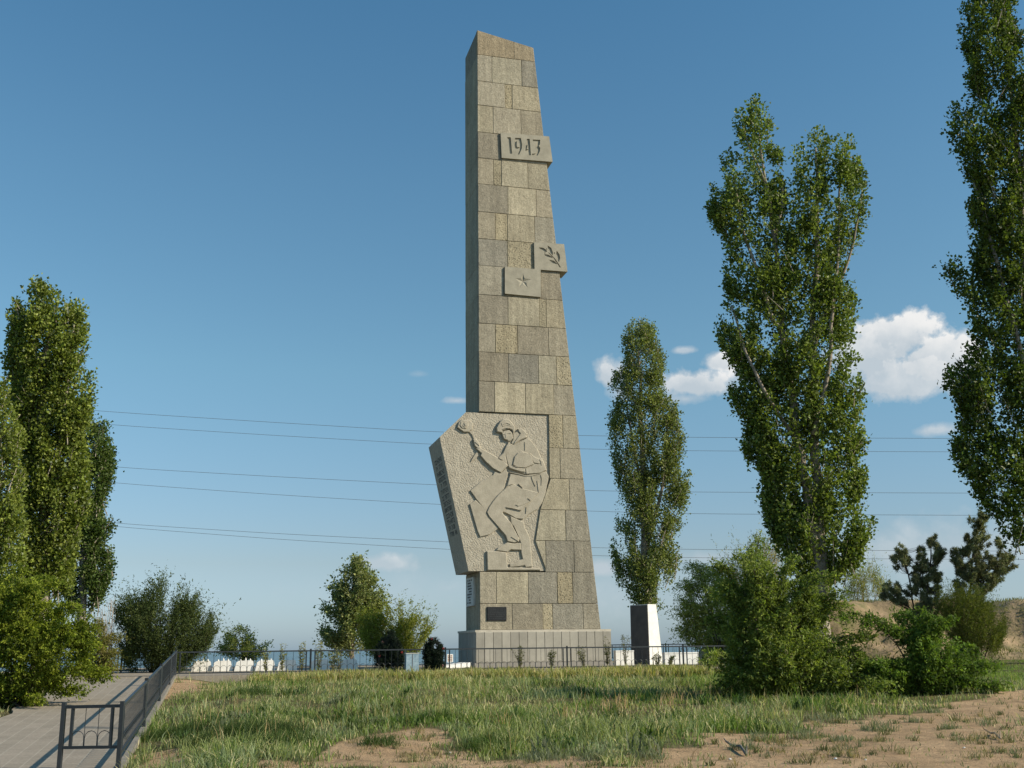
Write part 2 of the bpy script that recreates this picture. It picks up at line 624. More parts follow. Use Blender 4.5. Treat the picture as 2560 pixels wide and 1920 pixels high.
def build_ground():
    xs = np.concatenate([[-6000, -2500, -1000, -450, -220, -140, -100, -75], np.arange(-55, -20, 1.2), np.arange(-20, 24, 0.22),
                         np.arange(24, 60, 1.2), [75, 100, 140, 220, 450, 1000, 2500, 6000]])
    ys = np.concatenate([[-400, -150, -60, -20, -5, 4, 10], np.arange(13, 50, 0.22), np.arange(50, 86, 0.9), np.arange(86, 136, 4),
                         [160, 220, 320, 500, 900, 2000, 4000, 8000]])
    X, Y = np.meshgrid(xs, ys)
    Z = H(X, Y)
    nx, ny = len(xs), len(ys)
    idx = np.arange(nx * ny).reshape(ny, nx)
    Q = np.stack([idx[:-1, :-1], idx[:-1, 1:], idx[1:, 1:], idx[1:, :-1]], -1).reshape(-1, 4)
    s = sandiness(X, Y)
    # soften the mask a little
    s = (s + np.roll(s, 1, 0) + np.roll(s, -1, 0) + np.roll(s, 1, 1) + np.roll(s, -1, 1)) / 5
    tint = np.zeros((nx * ny, 3))
    tint[:, 0] = s.ravel()
    tint[:, 1] = sstep(55, 110, np.hypot(X, Y)).ravel()
    m = bpy.data.materials.new('steppe_ground')
    m.use_nodes = True
    t = m.node_tree
    b = t.nodes['Principled BSDF']
    b.inputs['Roughness'].default_value = 1.0
    b.inputs['Specular IOR Level'].default_value = 0.1
    co = N(t, 'ShaderNodeTexCoord').outputs['Object']
    at = N(t, 'ShaderNodeAttribute', attribute_name='tint')
    sep = N(t, 'ShaderNodeSeparateColor')
    t.links.new(at.outputs['Color'], sep.inputs[0])

    def noise(s, d=6, r=0.6):
        n = N(t, 'ShaderNodeTexNoise')
        n.inputs['Scale'].default_value = s
        n.inputs['Detail'].default_value = d
        n.inputs['Roughness'].default_value = r
        t.links.new(co, n.inputs['Vector'])
        return n.outputs['Fac']

    def ramp(f, a, c, lo, hi):
        r = N(t, 'ShaderNodeMapRange')
        r.inputs['From Min'].default_value = lo
        r.inputs['From Max'].default_value = hi
        t.links.new(f, r.inputs['Value'])
        x = N(t, 'ShaderNodeMix', data_type='RGBA')
        for k, v in (('A', a), ('B', c)):
            if isinstance(v, tuple):
                x.inputs[k].default_value = (*v, 1)
            else:
                t.links.new(v, x.inputs[k])
        t.links.new(r.outputs[0], x.inputs['Factor'])
        return x.outputs['Result']
    sand = ramp(noise(0.9), (0.40, 0.268, 0.155), (0.53, 0.368, 0.222), 0.35, 0.65)
    sand = ramp(noise(9.0, 8, 0.75), sand, (0.19, 0.13, 0.075), 0.53, 0.74)
    sand = ramp(noise(2.6, 8, 0.7), sand, (0.23, 0.17, 0.10), 0.50, 0.72)
    soil = ramp(noise(1.7), (0.085, 0.075, 0.035), (0.20, 0.165, 0.085), 0.35, 0.65)
    soil = ramp(noise(0.5, 3), soil, (0.06, 0.08, 0.025), 0.45, 0.7)
    fac = mth(t, 'ADD', sep.outputs[0], mth(t, 'MULTIPLY_ADD', noise(2.2, 7, 0.7), 0.9, -0.45))
    near = ramp(fac, soil, sand, 0.3, 0.62)
    plain = ramp(noise(0.01, 4), (0.07, 0.09, 0.04), (0.15, 0.14, 0.07), 0.35, 0.65)
    col = ramp(sep.outputs[1], near, plain, 0.2, 0.9)
    t.links.new(col, b.inputs['Base Color'])
    bp = N(t, 'ShaderNodeBump')
    bp.inputs['Strength'].default_value = 0.9
    bp.inputs['Distance'].default_value = 0.13
    hh = mth(t, 'ADD', mth(t, 'MULTIPLY', noise(3.0, 8, 0.7), 0.9), mth(t, 'MULTIPLY', noise(24.0, 5, 0.7), 0.25))
    t.links.new(hh, bp.inputs['Height'])
    t.links.new(bp.outputs[0], b.inputs['Normal'])
    g = quads('ground', np.stack([X, Y, Z], -1).reshape(-1, 3), Q, m, None, tint, True)
    tag(g, 'sandy steppe ground with worn bare patches below the monument', 'ground', kind='structure')


build_ground()


def paving_material():
    m = bpy.data.materials.new('concrete_paver')
    m.use_nodes = True
    t = m.node_tree
    b = t.nodes['Principled BSDF']
    b.inputs['Roughness'].default_value = 0.95
    b.inputs['Specular IOR Level'].default_value = 0.2
    co = N(t, 'ShaderNodeTexCoord').outputs['Object']
    mp = N(t, 'ShaderNodeMapping')
    mp.inputs['Rotation'].default_value = (0, 0, math.radians(-105))
    t.links.new(co, mp.inputs['Vector'])
    br = N(t, 'ShaderNodeTexBrick')
    br.inputs['Scale'].default_value = 1.0
    br.inputs['Mortar Size'].default_value = 0.02
    br.inputs['Mortar Smooth'].default_value = 0.6
    br.inputs['Brick Width'].default_value = 0.9
    br.inputs['Row Height'].default_value = 0.33
    br.inputs['Color1'].default_value = (0.262, 0.228, 0.182, 1)
    br.inputs['Color2'].default_value = (0.292, 0.252, 0.203, 1)
    br.inputs['Mortar'].default_value = (0.33, 0.295, 0.24, 1)
    t.links.new(mp.outputs[0], br.inputs['Vector'])
    n = N(t, 'ShaderNodeTexNoise')
    n.inputs['Scale'].default_value = 1.3
    n.inputs['Detail'].default_value = 8
    n.inputs['Roughness'].default_value = 0.7
    t.links.new(co, n.inputs['Vector'])
    n3 = N(t, 'ShaderNodeTexNoise')
    n3.inputs['Scale'].default_value = 22
    n3.inputs['Detail'].default_value = 6
    t.links.new(co, n3.inputs['Vector'])
    f = mth(t, 'MULTIPLY', mth(t, 'MULTIPLY_ADD', n.outputs['Fac'], 0.6, 0.7), mth(t, 'MULTIPLY_ADD', n3.outputs['Fac'], 0.7, 0.65))
    sc = N(t, 'ShaderNodeVectorMath', operation='SCALE')
    t.links.new(br.outputs['Color'], sc.inputs[0])
    t.links.new(f, sc.inputs['Scale'])
    t.links.new(sc.outputs[0], b.inputs['Base Color'])
    return m


M['paving'] = paving_material()


def build_path():
    ys = np.arange(6, FC.y + 1.2, 0.6)
    wob = 0.25 * np.sin(ys * 0.9) + 0.2 * np.sin(ys * 2.3)
    R = rail_x(ys)
    V = []
    Q = []
    for i, y in enumerate(ys):
        z = float(path_z(y))
        V += [(R[i] - PATH_W + wob[i] * 0.4, y, z), (R[i] - 0.02, y, z), (R[i] - PATH_W + wob[i] * 0.4, y, z - 0.2), (R[i] - 0.02, y, z - 0.2)]
    for i in range(len(ys) - 1):
        a, b = 4 * i, 4 * (i + 1)
        Q += [(a, a + 1, b + 1, b), (a + 1, a + 3, b + 3, b + 1), (a + 2, a, b, b + 2)]
    tag(quads('path', V, Q, M['paving']), 'sloping concrete paved path climbing to the memorial', 'path', kind='structure')
    # kerb under the ramp railing
    V, Q = [], []
    for i, y in enumerate(ys[:-1]):
        z = float(path_z(y)) + 0.05
        for dx in (0.0, 0.12):
            V += [(R[i] + dx, y, z), (R[i] + dx, y, z - 0.4)]
    n = len(ys) - 1
    for i in range(n - 1):
        a, b = 4 * i, 4 * (i + 1)
        Q += [(a, a + 2, b + 2, b), (a, b, b + 1, a + 1), (a + 2, a + 3, b + 3, b + 2)]
    tag(quads('kerb', V, Q, M['kerb']), 'pale concrete kerb along the foot of the ramp railing', 'kerb', kind='structure')
    # plaza slab
    mb = MB()
    L, Rr, fr, bk = -9.0, 25.0, -0.45, 24.0
    c = FC + U * ((L + Rr) / 2) + V_ * ((fr + bk) / 2)
    mb.box((c.x, c.y, -0.4), U * ((Rr - L) / 2), V_ * ((bk - fr) / 2), Vector((0, 0, 0.4)))
    tag(mb.build('plaza', M['paving']), 'paved memorial plaza around the stone monument', 'plaza', kind='structure')
    # wide water far below the bluff
    m = material('river_water', (0.17, 0.26, 0.31), (0.12, 0.20, 0.25), 0.01, 0.7, 0.0, 0.4, 0.2, spec=0.1)
    V = [(-7000, 210, -8.9), (7000, 210, -8.9), (7000, 7800, -8.9), (-7000, 7800, -8.9)]
    tag(quads('water', V, [(0, 1, 2, 3)], m), 'wide blue water far below the memorial bluff', 'water', kind='structure')


build_path()


def build_mounds():
    def mound(name, x0, x1, y0, y1, fn, label):
        xs, ys = np.arange(x0, x1, 0.3), np.arange(y0, y1, 0.3)
        X, Y = np.meshgrid(xs, ys)
        Z = fn(X, Y)
        idx = np.arange(X.size).reshape(X.shape)
        Q = np.stack([idx[:-1, :-1], idx[:-1, 1:], idx[1:, 1:], idx[1:, :-1]], -1).reshape(-1, 4)
        tag(quads(name, np.stack([X, Y, Z], -1).reshape(-1, 3), Q, M['moundsand'], None, None, True), label, 'mound', kind='structure')
    M['moundsand'] = material('mound_sand', (0.36, 0.255, 0.16), (0.155, 0.14, 0.065), 0.7, 1.0, 0.8, 5.0, 0.08, detail=14)

    def f1(X, Y):
        n = fbm(X / 3.0, Y / 3.0, 51, 4)
        n2 = fbm(X / 0.8, Y / 0.8, 57, 4)
        edge = Y + (n - 0.5) * 2.8 + (n2 - 0.5) * 0.7 - 0.05 * (X - 27)
        h = 4.15 * (0.45 * sstep(66.0, 73.0, edge) + 0.55 * sstep(70.5, 75.0, edge)) * sstep(13.5, 19.0, X + (n - 0.5) * 3)
        h = h - 0.9 * sstep(29.5, 31, X) * (1 - sstep(31.5, 34.5, X)) * sstep(68, 74, Y)
        h = h * (1 - sstep(88, 96, Y))
        return -0.4 + h + 0.2 * (n2 - 0.5) + 0.25 * (n - 0.5)
    M['mound_fn'] = f1
    mound('sand_mound', 14, 60, 64, 98, f1, 'eroded bare sand bank behind the young pines')


build_mounds()

# ------------------------------------------------------------------ the monument
O = P(1037, 1361, 52.0)              # front left foot of the shaft on the plinth
ZP = O.z
VF = Vector((V_.x, V_.y, 0))


def face(x, y, v=0.0):
    """pixel -> (a, z) on the plane v behind the shaft's front"""
    d = ray(x, y)
    p0 = O + VF * v
    C = Vector((0, 0, EYE))
    t = (p0 - C).dot(VF) / d.dot(VF)
    p = C + d * t
    return ((p - O).dot(U), p.z)


def side(x, y):
    d = ray(x, y)
    C = Vector((0, 0, EYE))
    t = (O - C).dot(U) / d.dot(U)
    p = C + d * t
    return ((p - O).dot(VF), p.z)


def L2W(a, v, z):
    p = O + U * a + VF * v
    return Vector((p.x, p.y, z))


DEPTH = side(1012, 1365)[0]
DEPTH = min(max(DEPTH, 3.0), 6.5)
A_TOP, Z_TR = face(1152, 103)
A_BOT, _ = face(1298, 1360)
Z_TL = face(1031, 65)[1]
A_TL = face(1031, 65)[0]
Z_BL = side(1005, 127)[1]


def a_right(z):
    return A_BOT + (A_TOP - A_BOT) * (z - ZP) / (Z_TR - ZP)


def a_left(z):
    return A_TL * (z - ZP) / (Z_TL - ZP)


obelisk = empty('obelisk', (L2W(A_BOT / 2, DEPTH / 2, 0.0)), 'tall tapering stone block obelisk with soldier relief and date plaque', 'monument')

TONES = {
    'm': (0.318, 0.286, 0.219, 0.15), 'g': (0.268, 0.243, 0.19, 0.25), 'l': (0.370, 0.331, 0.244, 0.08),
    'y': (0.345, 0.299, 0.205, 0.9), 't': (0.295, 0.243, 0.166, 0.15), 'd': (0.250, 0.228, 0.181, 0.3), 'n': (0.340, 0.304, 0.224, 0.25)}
rnd = random.Random(3)


def prism_block(mb, poly, v0, v1, tint, ch=0.014):
    """poly of (a, z), front at v0 with a small chamfer, back at v1"""
    n = len(poly)
    ca = sum(p[0] for p in poly) / n
    cz = sum(p[1] for p in poly) / n
    vs = []
    for (a, z) in poly:
        k = math.hypot(a - ca, z - cz)
        s = max(0.0, 1 - ch * 1.6 / max(k, 0.05))
        vs.append(L2W(ca + (a - ca) * s, v0, cz + (z - cz) * s))
    for (a, z) in poly:
        vs.append(L2W(a, v0 + ch, z))
    for (a, z) in poly:
        vs.append(L2W(a, v1, z))
    fs = [tuple(range(n))]
    for r in (0, 1):
        for i in range(n):
            fs.append((r * n + i, r * n + (i + 1) % n, (r + 1) * n + (i + 1) % n, (r + 1) * n + i))
    fs.append(tuple(range(3 * n - 1, 2 * n - 1, -1)))
    mb.add(vs, fs, tint)


def jit(t):
    k = rnd.uniform(0.92, 1.08)
    w = rnd.uniform(-0.006, 0.006)
    return (t[0] * k + w, t[1] * k, t[2] * k - w, t[3])


def build_shaft():
    mb = MB()
    # rows: y at the left edge, list of right limits (D px) and tones; None = right edge of the shaft
    rows = [
        (118, 175, [(1062.5, 'm'), (1127, 'n'), (None, 'd')]),
        (175, 227, [(1091, 'm'), (1106, 'y'), (None, 'n')]),
        (227, 285, [(1065, 'n'), (1125, 'm'), (None, 'm')]),
        (285, 341, [(1082, 'd'), (None, 'm')]),
        (341, 397, [(1066, 'm'), (1083, 'y'), (1140, 'n'), (None, 'n')]),
        (397, 457, [(1097, 'g'), (1158, 'l'), (None, 'm')]),
        (457, 515, [(1070, 'm'), (1096, 'y'), (1155, 'n'), (None, 'm')]),
        (515, 573, [(1096, 'd'), (1154, 'y'), (None, 'm')]),
        (573, 636, [(1089, 'm'), (1168, 'n'), (None, 'g')]),
        (636, 698, [(1097, 'g'), (1165, 'l'), (1180, 'y'), (None, 'n')]),
        (698, 760, [(1070, 'm'), (1118, 'y'), (1185, 'g'), (None, 'm')]),
        (760, 823, [(1098, 'g'), (1163, 'd'), (1202, 'n'), (None, 'y')]),
        (823, 889, [(1068, 'g'), (1135, 'l'), (1196, 'l'), (None, 'm')]),
        (889, 962, [(1216, 'y', 1186), (None, 'n')]),
        (962, 1029, [(1210, 'n', 1187), (None, 'm')]),
        (1029, 1098, [(1230, 'l', 1189, 1167), (None, 'm')]),
        (1098, 1166, [(1222, 'l', 1167, 1157), (None, 'g')]),
        (1166, 1235, [(1179, 'l', 1157, 1182), (1240, 'd'), (None, 'g')]),
        (1235, 1304, [(1072, 'm'), (1141, 'l'), (1204, 'd'), (1237, 'y'), (None, 'g')]),
        (1304, 1361, [(1106, 'm'), (1173, 'g'), (1194, 'y'), (1260, 'd'), (None, 'g')]),
    ]
    zs = []
    for (y0, y1, _) in rows:
        zs.append((face(1036, y0)[1], face(1036, y1)[1]))
    zs[-1] = (zs[-1][0], ZP)
    G2 = 0.008
    for ri, (y0, y1, bl) in enumerate(rows):
        zt, zb = zs[ri]
        left = None
        for k, blk in enumerate(bl):
            lim, tone = blk[0], blk[1]
            ym = (y0 + y1) / 2 + 5
            if len(blk) == 2:
                lt, lb = (a_left(zt), a_left(zb)) if left is None else (left, left)
            elif len(blk) == 3:
                lt = lb = face(blk[2], ym)[0]
            else:
                lt, lb = face(blk[2], y0 + 5)[0], face(blk[3], y1 + 5)[0]
            if lim is None:
                rt, rb = a_right(zt), a_right(zb)
            else:
                rt = rb = face(lim, ym)[0]
            left = rb
            v0 = rnd.uniform(-0.012, 0.012)
            gl = 0 if (len(blk) == 2 and k == 0) else G2
            gr = 0 if lim is None else G2
            prism_block(mb, [(lt + gl, zt - G2), (rt - gr, zt - G2), (rb - gr, zb + G2), (lb + gl, zb + G2)], v0, 0.32, jit(TONES[tone]))
    # slanted top course
    z0 = zs[0][0]
    am = face(1110, 110)[0]
    ztm = Z_TL + (Z_TR - Z_TL) * (am - A_TL) / (A_TOP - A_TL)
    prism_block(mb, [(A_TL, z0 + G2), (am - G2, z0 + G2), (am - G2, ztm), (A_TL, Z_TL)], 0.0, 0.32, TONES['t'])
    prism_block(mb, [(am + G2, z0 + G2), (a_right(z0), z0 + G2), (A_TOP, Z_TR), (am + G2, ztm)], 0.005, 0.32, jit(TONES['t']))
    # left side courses (in one or two blocks a row), as boxes turned to the side
    allz = [(Z_TL, z0)] + zs
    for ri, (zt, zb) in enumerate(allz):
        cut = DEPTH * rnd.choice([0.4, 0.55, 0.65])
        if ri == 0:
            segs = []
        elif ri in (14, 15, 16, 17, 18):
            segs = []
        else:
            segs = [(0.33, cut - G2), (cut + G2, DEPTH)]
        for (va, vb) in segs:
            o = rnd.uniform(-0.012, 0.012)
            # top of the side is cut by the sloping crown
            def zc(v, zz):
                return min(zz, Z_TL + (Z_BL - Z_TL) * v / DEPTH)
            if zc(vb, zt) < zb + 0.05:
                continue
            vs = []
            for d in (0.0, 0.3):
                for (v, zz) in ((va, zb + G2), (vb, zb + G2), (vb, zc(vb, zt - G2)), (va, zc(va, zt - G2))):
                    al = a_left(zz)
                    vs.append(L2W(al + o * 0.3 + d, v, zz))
            mb.add(vs, [(0, 1, 2, 3), (7, 6, 5, 4), (0, 4, 5, 1), (1, 5, 6, 2), (2, 6, 7, 3), (3, 7, 4, 0)], jit(TONES['n' if ri % 3 else 'l']))  # paler stone tones lighten this shaded side through its colour
    # solid crown wedge and core
    def crown(v, a):
        return Z_TL + (Z_TR - Z_TL) * (a - A_TL) / (A_TOP - A_TL) + (Z_BL - Z_TL) * v / DEPTH
    zb0 = min(crown(DEPTH, A_TOP), crown(DEPTH, A_TL)) - 0.3
    return mb, zs, crown, zb0


mb, ROWZ, crown, ZB0 = build_shaft()
shaft = mb.build('shaft', M['stone'], obelisk)

# core behind the cladding
mb = MB()
bot = [(0.05, 0.2), (A_BOT - 0.05, 0.2), (A_BOT, DEPTH), (0.03, DEPTH)]


def ring(z):
    ar = a_right(z)
    al = a_left(z)
    return [L2W(al + 0.01, 0.25, z), L2W(ar - 0.01, 0.25, z), L2W(ar, DEPTH - 0.01, z), L2W(al + 0.01, DEPTH - 0.01, z)]


zt0 = ROWZ[0][0]
vs = ring(ZP) + ring(zt0 - 3.0)
top4 = []
for (a, v) in ((A_TL + 0.01, 0.25), (A_TOP - 0.01, 0.25), (A_TOP, DEPTH - 0.01), (A_TL + 0.01, DEPTH - 0.01)):
    top4.append(L2W(a, v, max(crown(v, a), zt0 - 2.8)))
vs += top4
fs = [(3, 2, 1, 0)]
for r in (0, 4):
    for i in range(4):
        fs.append((r + i, r + (i + 1) % 4, r + 4 + (i + 1) % 4, r + 4 + i))
fs.append((8, 9, 10, 11))
mb.add(vs, fs, TONES['d'])
mb.build('core', M['stone'], obelisk)

# plinth with slab cladding
Apl, _ = face(1028, 1363, -0.35)
Apr, _ = face(1320, 1362, -0.35)
mb = MB()
z1 = ZP - 0.10
js = [Apl]
xj = 1028.0
n_sl = 16
for i in range(1, n_sl + 1):
    js.append(Apl + (Apr - Apl) * i / n_sl)
for i in range(n_sl):
    k = rnd.uniform(0.86, 1.1)
    t = (0.335 * k, 0.312 * k, 0.262 * k, 0)
    prism_block(mb, [(js[i] + 0.008, 0.28), (js[i + 1] - 0.008, 0.28), (js[i + 1] - 0.008, z1), (js[i] + 0.008, z1)], -0.35 + rnd.uniform(-0.006, 0.006), -0.2, t, 0.012)
for i in range(9):
    va, vb = -0.19 + (DEPTH + 0.7) * i / 9, -0.19 + (DEPTH + 0.7) * (i + 1) / 9
    vs = [L2W(Apl + d, v, z) for d in (0.004, 0.1) for (v, z) in ((va + 0.008, 0.28), (vb - 0.008, 0.28), (vb - 0.008, z1), (va + 0.008, z1))]
    k = rnd.uniform(0.85, 1.05)
    mb.add(vs, [(0, 1, 2, 3), (7, 6, 5, 4), (0, 4, 5, 1), (1, 5, 6, 2), (2, 6, 7, 3), (3, 7, 4, 0)], (0.30 * k, 0.285 * k, 0.245 * k, 0))
mb.box((L2W((Apl + Apr) / 2, (DEPTH + 0.3) / 2, (z1 - 0.02) / 2)), U * ((Apr - Apl) / 2 - 0.02), VF * ((DEPTH + 0.9) / 2 - 0.02), Vector((0, 0, (z1 - 0.02) / 2)), (0.2, 0.19, 0.165, 0))
plinth = mb.build('plinth', M['plinth'], obelisk)
mb = MB()
mb.box((L2W((Apl + Apr) / 2, (DEPTH + 0.3) / 2, (ZP - 0.002 + z1) / 2)), U * ((Apr - Apl) / 2 + 0.02), VF * ((DEPTH + 0.9) / 2), Vector((0, 0, (ZP - 0.002 - z1) / 2)))
mb.build('plinth_cap', M['cap'], plinth)
mb = MB()
mb.box((L2W((Apl + Apr) / 2, (DEPTH + 0.3) / 2, 0.14)), U * ((Apr - Apl) / 2 + 0.05), VF * ((DEPTH + 0.9) / 2 + 0.03), Vector((0, 0, 0.14)), (0.27, 0.25, 0.22, 0))
mb.build('plinth_footing', M['plinth'], plinth)


# relief panel -----------------------------------------------------------
def Z1(x, y):      # first close-up
    return ((1060 + x / 3.456) / 1.15732, (1000 + y / 3.456) / 1.15732)


def ZA(x, y):
    return (976.4 + x * 0.10156, 898.6 + y * 0.10156)


def ZB(x, y):
    return (993.7 + x * 0.10938, 1062.8 + y * 0.10938)


PV = 0.075
panel_poly = [face(*Z1(*p), PV) for p in ((360, 106), (1074, 131), (1089, 660), (1003, 940), (962, 1195), (1064, 1380), (1066, 1477), (385, 1478), (135, 320))]
mb = MB()
n = len(panel_poly)
pd = DEPTH - 0.05
vs = [L2W(a, PV, z) for a, z in panel_poly] + [L2W(a, pd, z) for a, z in panel_poly]
mb.add(vs, [tuple(range(n)), tuple(range(2 * n - 1, n - 1, -1))] + [(i, n + i, n + (i + 1) % n, (i + 1) % n) for i in range(n)])
panel = mb.build('relief_panel', M['panel'], obelisk)

# grooves between the panel's cast slabs: thin courses stay in the material; the left edge gets a smooth margin
LAY = []


def relief(name, shapes, mat, parent):
    bm = bmesh.new()
    for k, (pts, h) in enumerate(shapes):
        h = h * 0.42 + k * 0.0004
        poly = [face(x, y, PV) for x, y in pts]
        vs = [bm.verts.new(L2W(a, PV + 0.04, z)) for a, z in poly]
        try:
            f = bm.faces.new(vs)
        except ValueError:
            continue
        f.normal_update()
        if f.normal.dot(VF) > 0:
            f.normal_flip()
        r = bmesh.ops.extrude_face_region(bm, geom=[f])
        nf = [g for g in r['geom'] if isinstance(g, bmesh.types.BMFace)][0]
        nv = [g for g in r['geom'] if isinstance(g, bmesh.types.BMVert)]
        for v in nv:
            v.co += -VF * (0.04 + h * 0.68)
        nf.normal_update()
        if nf.calc_area() > 0.06:
            bmesh.ops.inset_region(bm, faces=[nf], thickness=min(0.07, 0.2 * h + 0.01), depth=h * 0.32, use_even_offset=True)
        else:
            for v in nv:
                v.co += -VF * (h * 0.32)
    bmesh.ops.recalc_face_normals(bm, faces=bm.faces)
    off = origin_of(parent)
    for v in bm.verts:
        v.co -= off
    me = bpy.data.meshes.new(name)
    bm.to_mesh(me)
    bm.free()
    me.materials.append(mat)
    o = bpy.data.objects.new(name, me)
    COL.objects.link(o)
    o.parent = parent
    return o


A_ = lambda *p: [ZA(*q) for q in p]
B_ = lambda *p: [ZB(*q) for q in p]
figure = [
    (A_((900, 1190), (1030, 1220), (1140, 1110), (1180, 1250), (1130, 1400), (1100, 1560)) + B_((740, 60), (640, 180), (560, 300), (515, 400), (560, 490), (760, 720), (570, 850), (390, 890), (340, 780), (230, 400), (185, 240), (300, 160), (390, 240), (310, 140), (220, 10)) + A_((380, 1590), (600, 1400), (860, 1260)), 0.17),
    (A_((1230, 1230), (1550, 1270), (1990, 1180), (2050, 1290)) + B_((1680, 30), (1610, 230), (1530, 340), (1360, 440), (1240, 540), (1100, 530), (980, 460), (800, 370), (800, 250)) + A_((1130, 1570), (1170, 1450)), 0.20),
    (B_((990, 480), (1250, 600), (1280, 720), (1370, 900), (1400, 1200), (1420, 1480), (1290, 1490), (1270, 1450), (1180, 1470), (980, 1490), (970, 1420), (1080, 1400), (1160, 1350), (1230, 1330), (1200, 1200), (1190, 1000), (1100, 780), (1000, 620)), 0.19),
    (B_((740, 60), (640, 180), (560, 300), (515, 400), (560, 490), (760, 720), (890, 870), (920, 980), (1060, 1010), (1150, 990), (1165, 930), (1000, 620), (830, 420), (900, 330), (1200, 370)) + A_((1850, 1640), (1480, 1540), (1300, 1450), (1170, 1500)), 0.29),
    (B_((740, 1100), (830, 1050), (920, 1000), (1060, 1020), (1190, 1010), (1200, 1150), (1060, 1150), (1000, 1140), (920, 1190), (700, 1160)), 0.25),
    (A_((1180, 570), (1300, 620), (1600, 470), (1700, 560), (1800, 700), (1870, 850), (1930, 960), (2000, 1160), (1560, 1250), (1210, 1120), (1190, 1070), (1130, 850), (1150, 650)), 0.21),
    (A_((1190, 575), (1140, 640), (1070, 800), (970, 890), (1060, 960), (1180, 1080), (1130, 850), (1230, 650)), 0.24),
    (A_((500, 700), (600, 690), (700, 740), (960, 890), (1080, 960), (1190, 1060), (1130, 1110), (1030, 1220), (850, 1120), (700, 980), (590, 850), (610, 800), (540, 740)), 0.29),
    (A_((440, 500), (500, 490), (570, 570), (600, 690), (590, 720), (520, 690), (470, 640), (450, 570)), 0.27),
    (A_((1290, 380), (1390, 330), (1440, 390), (1300, 620), (1250, 580), (1290, 500)), 0.17),
    (A_((1390, 280), (1480, 270), (1600, 390), (1560, 430), (1600, 460), (1450, 520), (1300, 620), (1310, 560), (1440, 380), (1400, 340)), 0.27),
    (A_((1050, 380), (1080, 330), (1200, 300), (1270, 360), (1290, 480), (1240, 540), (1190, 550), (1160, 520), (1090, 490), (1060, 420)), 0.27),
    (A_((1120, 375), (1145, 350), (1175, 470), (1130, 480)), 0.31),
    (A_((930, 260), (960, 200), (1010, 120), (1070, 70), (1200, 80), (1260, 150), (1320, 220), (1330, 330), (1290, 380), (1260, 310), (1200, 290), (1060, 320), (1070, 375), (940, 350)), 0.34),
    (A_((1010, 150), (1120, 110), (1230, 160), (1280, 250), (1150, 230), (1050, 260)), 0.38),
    (A_((1600, 790), (1650, 790), (1740, 870), (1930, 960), (2000, 1160), (1850, 1230), (1560, 1250), (1540, 1120), (1720, 1050), (1820, 1030), (1720, 1010)), 0.29),
    (A_((1270, 1050), (1310, 870), (1380, 790), (1470, 760), (1600, 790), (1680, 860), (1730, 1040), (1540, 1120), (1390, 1110)), 0.33),
    (A_((1200, 1090), (1280, 1065), (1390, 1110), (1540, 1125), (1550, 1210), (1450, 1200), (1220, 1130)), 0.31),
]
def stroke(pts, w):
    out_l, out_r = [], []
    for k_, (x, y) in enumerate(pts):
        x0, y0 = pts[max(k_ - 1, 0)]
        x1, y1 = pts[min(k_ + 1, len(pts) - 1)]
        d_ = math.hypot(x1 - x0, y1 - y0) + 1e-6
        ww = w * (0.35 if k_ in (0, len(pts) - 1) else 1.0)
        out_l.append((x - (y1 - y0) / d_ * ww, y + (x1 - x0) / d_ * ww))
        out_r.append((x + (y1 - y0) / d_ * ww, y - (x1 - x0) / d_ * ww))
    return out_l + out_r[::-1]


figure += [(stroke(A_(*p_), w_), h_) for p_, w_, h_ in (
    (((1680, 1290), (1710, 1380), (1760, 1500)), 0.8, 0.245), (((1800, 1380), (1820, 1500), (1835, 1640)), 0.7, 0.245), (((1880, 1260), (1900, 1340), (1890, 1480)), 0.7, 0.245),
    (((1130, 1530), (1200, 1470), (1290, 1450)), 0.7, 0.33), (((1400, 1450), (1450, 1500), (1490, 1545)), 0.7, 0.33), (((1215, 1205), (1400, 1240), (1540, 1275), (1700, 1270), (1880, 1230)), 0.8, 0.25),
    (((1060, 405), (1085, 395), (1115, 400)), 0.5, 0.31), (((1150, 385), (1200, 370), (1240, 385)), 0.5, 0.31), (((1100, 485), (1130, 500), (1165, 505)), 0.5, 0.305),
    (((980, 905), (1020, 920), (1065, 945)), 0.7, 0.325), (((1535, 560), (1545, 650), (1540, 740)), 0.6, 0.25), (((1850, 930), (1880, 980), (1890, 1060)), 0.7, 0.325),
    (((480, 560), (530, 600), (570, 640)), 0.6, 0.31), (((1290, 1075), (1340, 1085), (1390, 1105)), 0.6, 0.365), (((1060, 290), (1130, 262), (1220, 275)), 0.6, 0.40), (((1080, 190), (1150, 160), (1220, 190)), 0.6, 0.42))]
figure += [(stroke(B_(*p_), w_), h_) for p_, w_, h_ in (
    (((1090, 255), (1140, 280), (1260, 235), (1385, 180), (1325, 130)), 0.8, 0.33), (((890, 305), (1010, 320), (1200, 370)), 0.7, 0.33), (((1300, 300), (1300, 370), (1290, 430)), 0.6, 0.245),
    (((1000, 890), (1080, 935), (1150, 985)), 0.7, 0.33), (((1050, 660), (1100, 760), (1150, 880)), 0.7, 0.235))]
relief('soldier_figure', figure, M['smooth'], panel)
rose = [
    (A_((355, 330), (400, 320), (450, 400), (480, 470), (530, 560), (500, 570), (455, 480), (420, 400)), 0.12),
    (A_((100, 250), (130, 150), (190, 85), (300, 95), (370, 95), (440, 160), (420, 300), (380, 320), (350, 350), (240, 350), (160, 290)), 0.24),
    (A_((150, 210), (170, 130), (240, 100), (340, 115), (350, 230), (300, 290), (200, 275)), 0.31),
    (A_((205, 200), (240, 130), (315, 145), (320, 230), (270, 265), (220, 250)), 0.36),
    (A_((250, 170), (300, 160), (305, 215), (265, 225)), 0.41),
]
relief('rose_carving', rose, M['smooth'], panel)
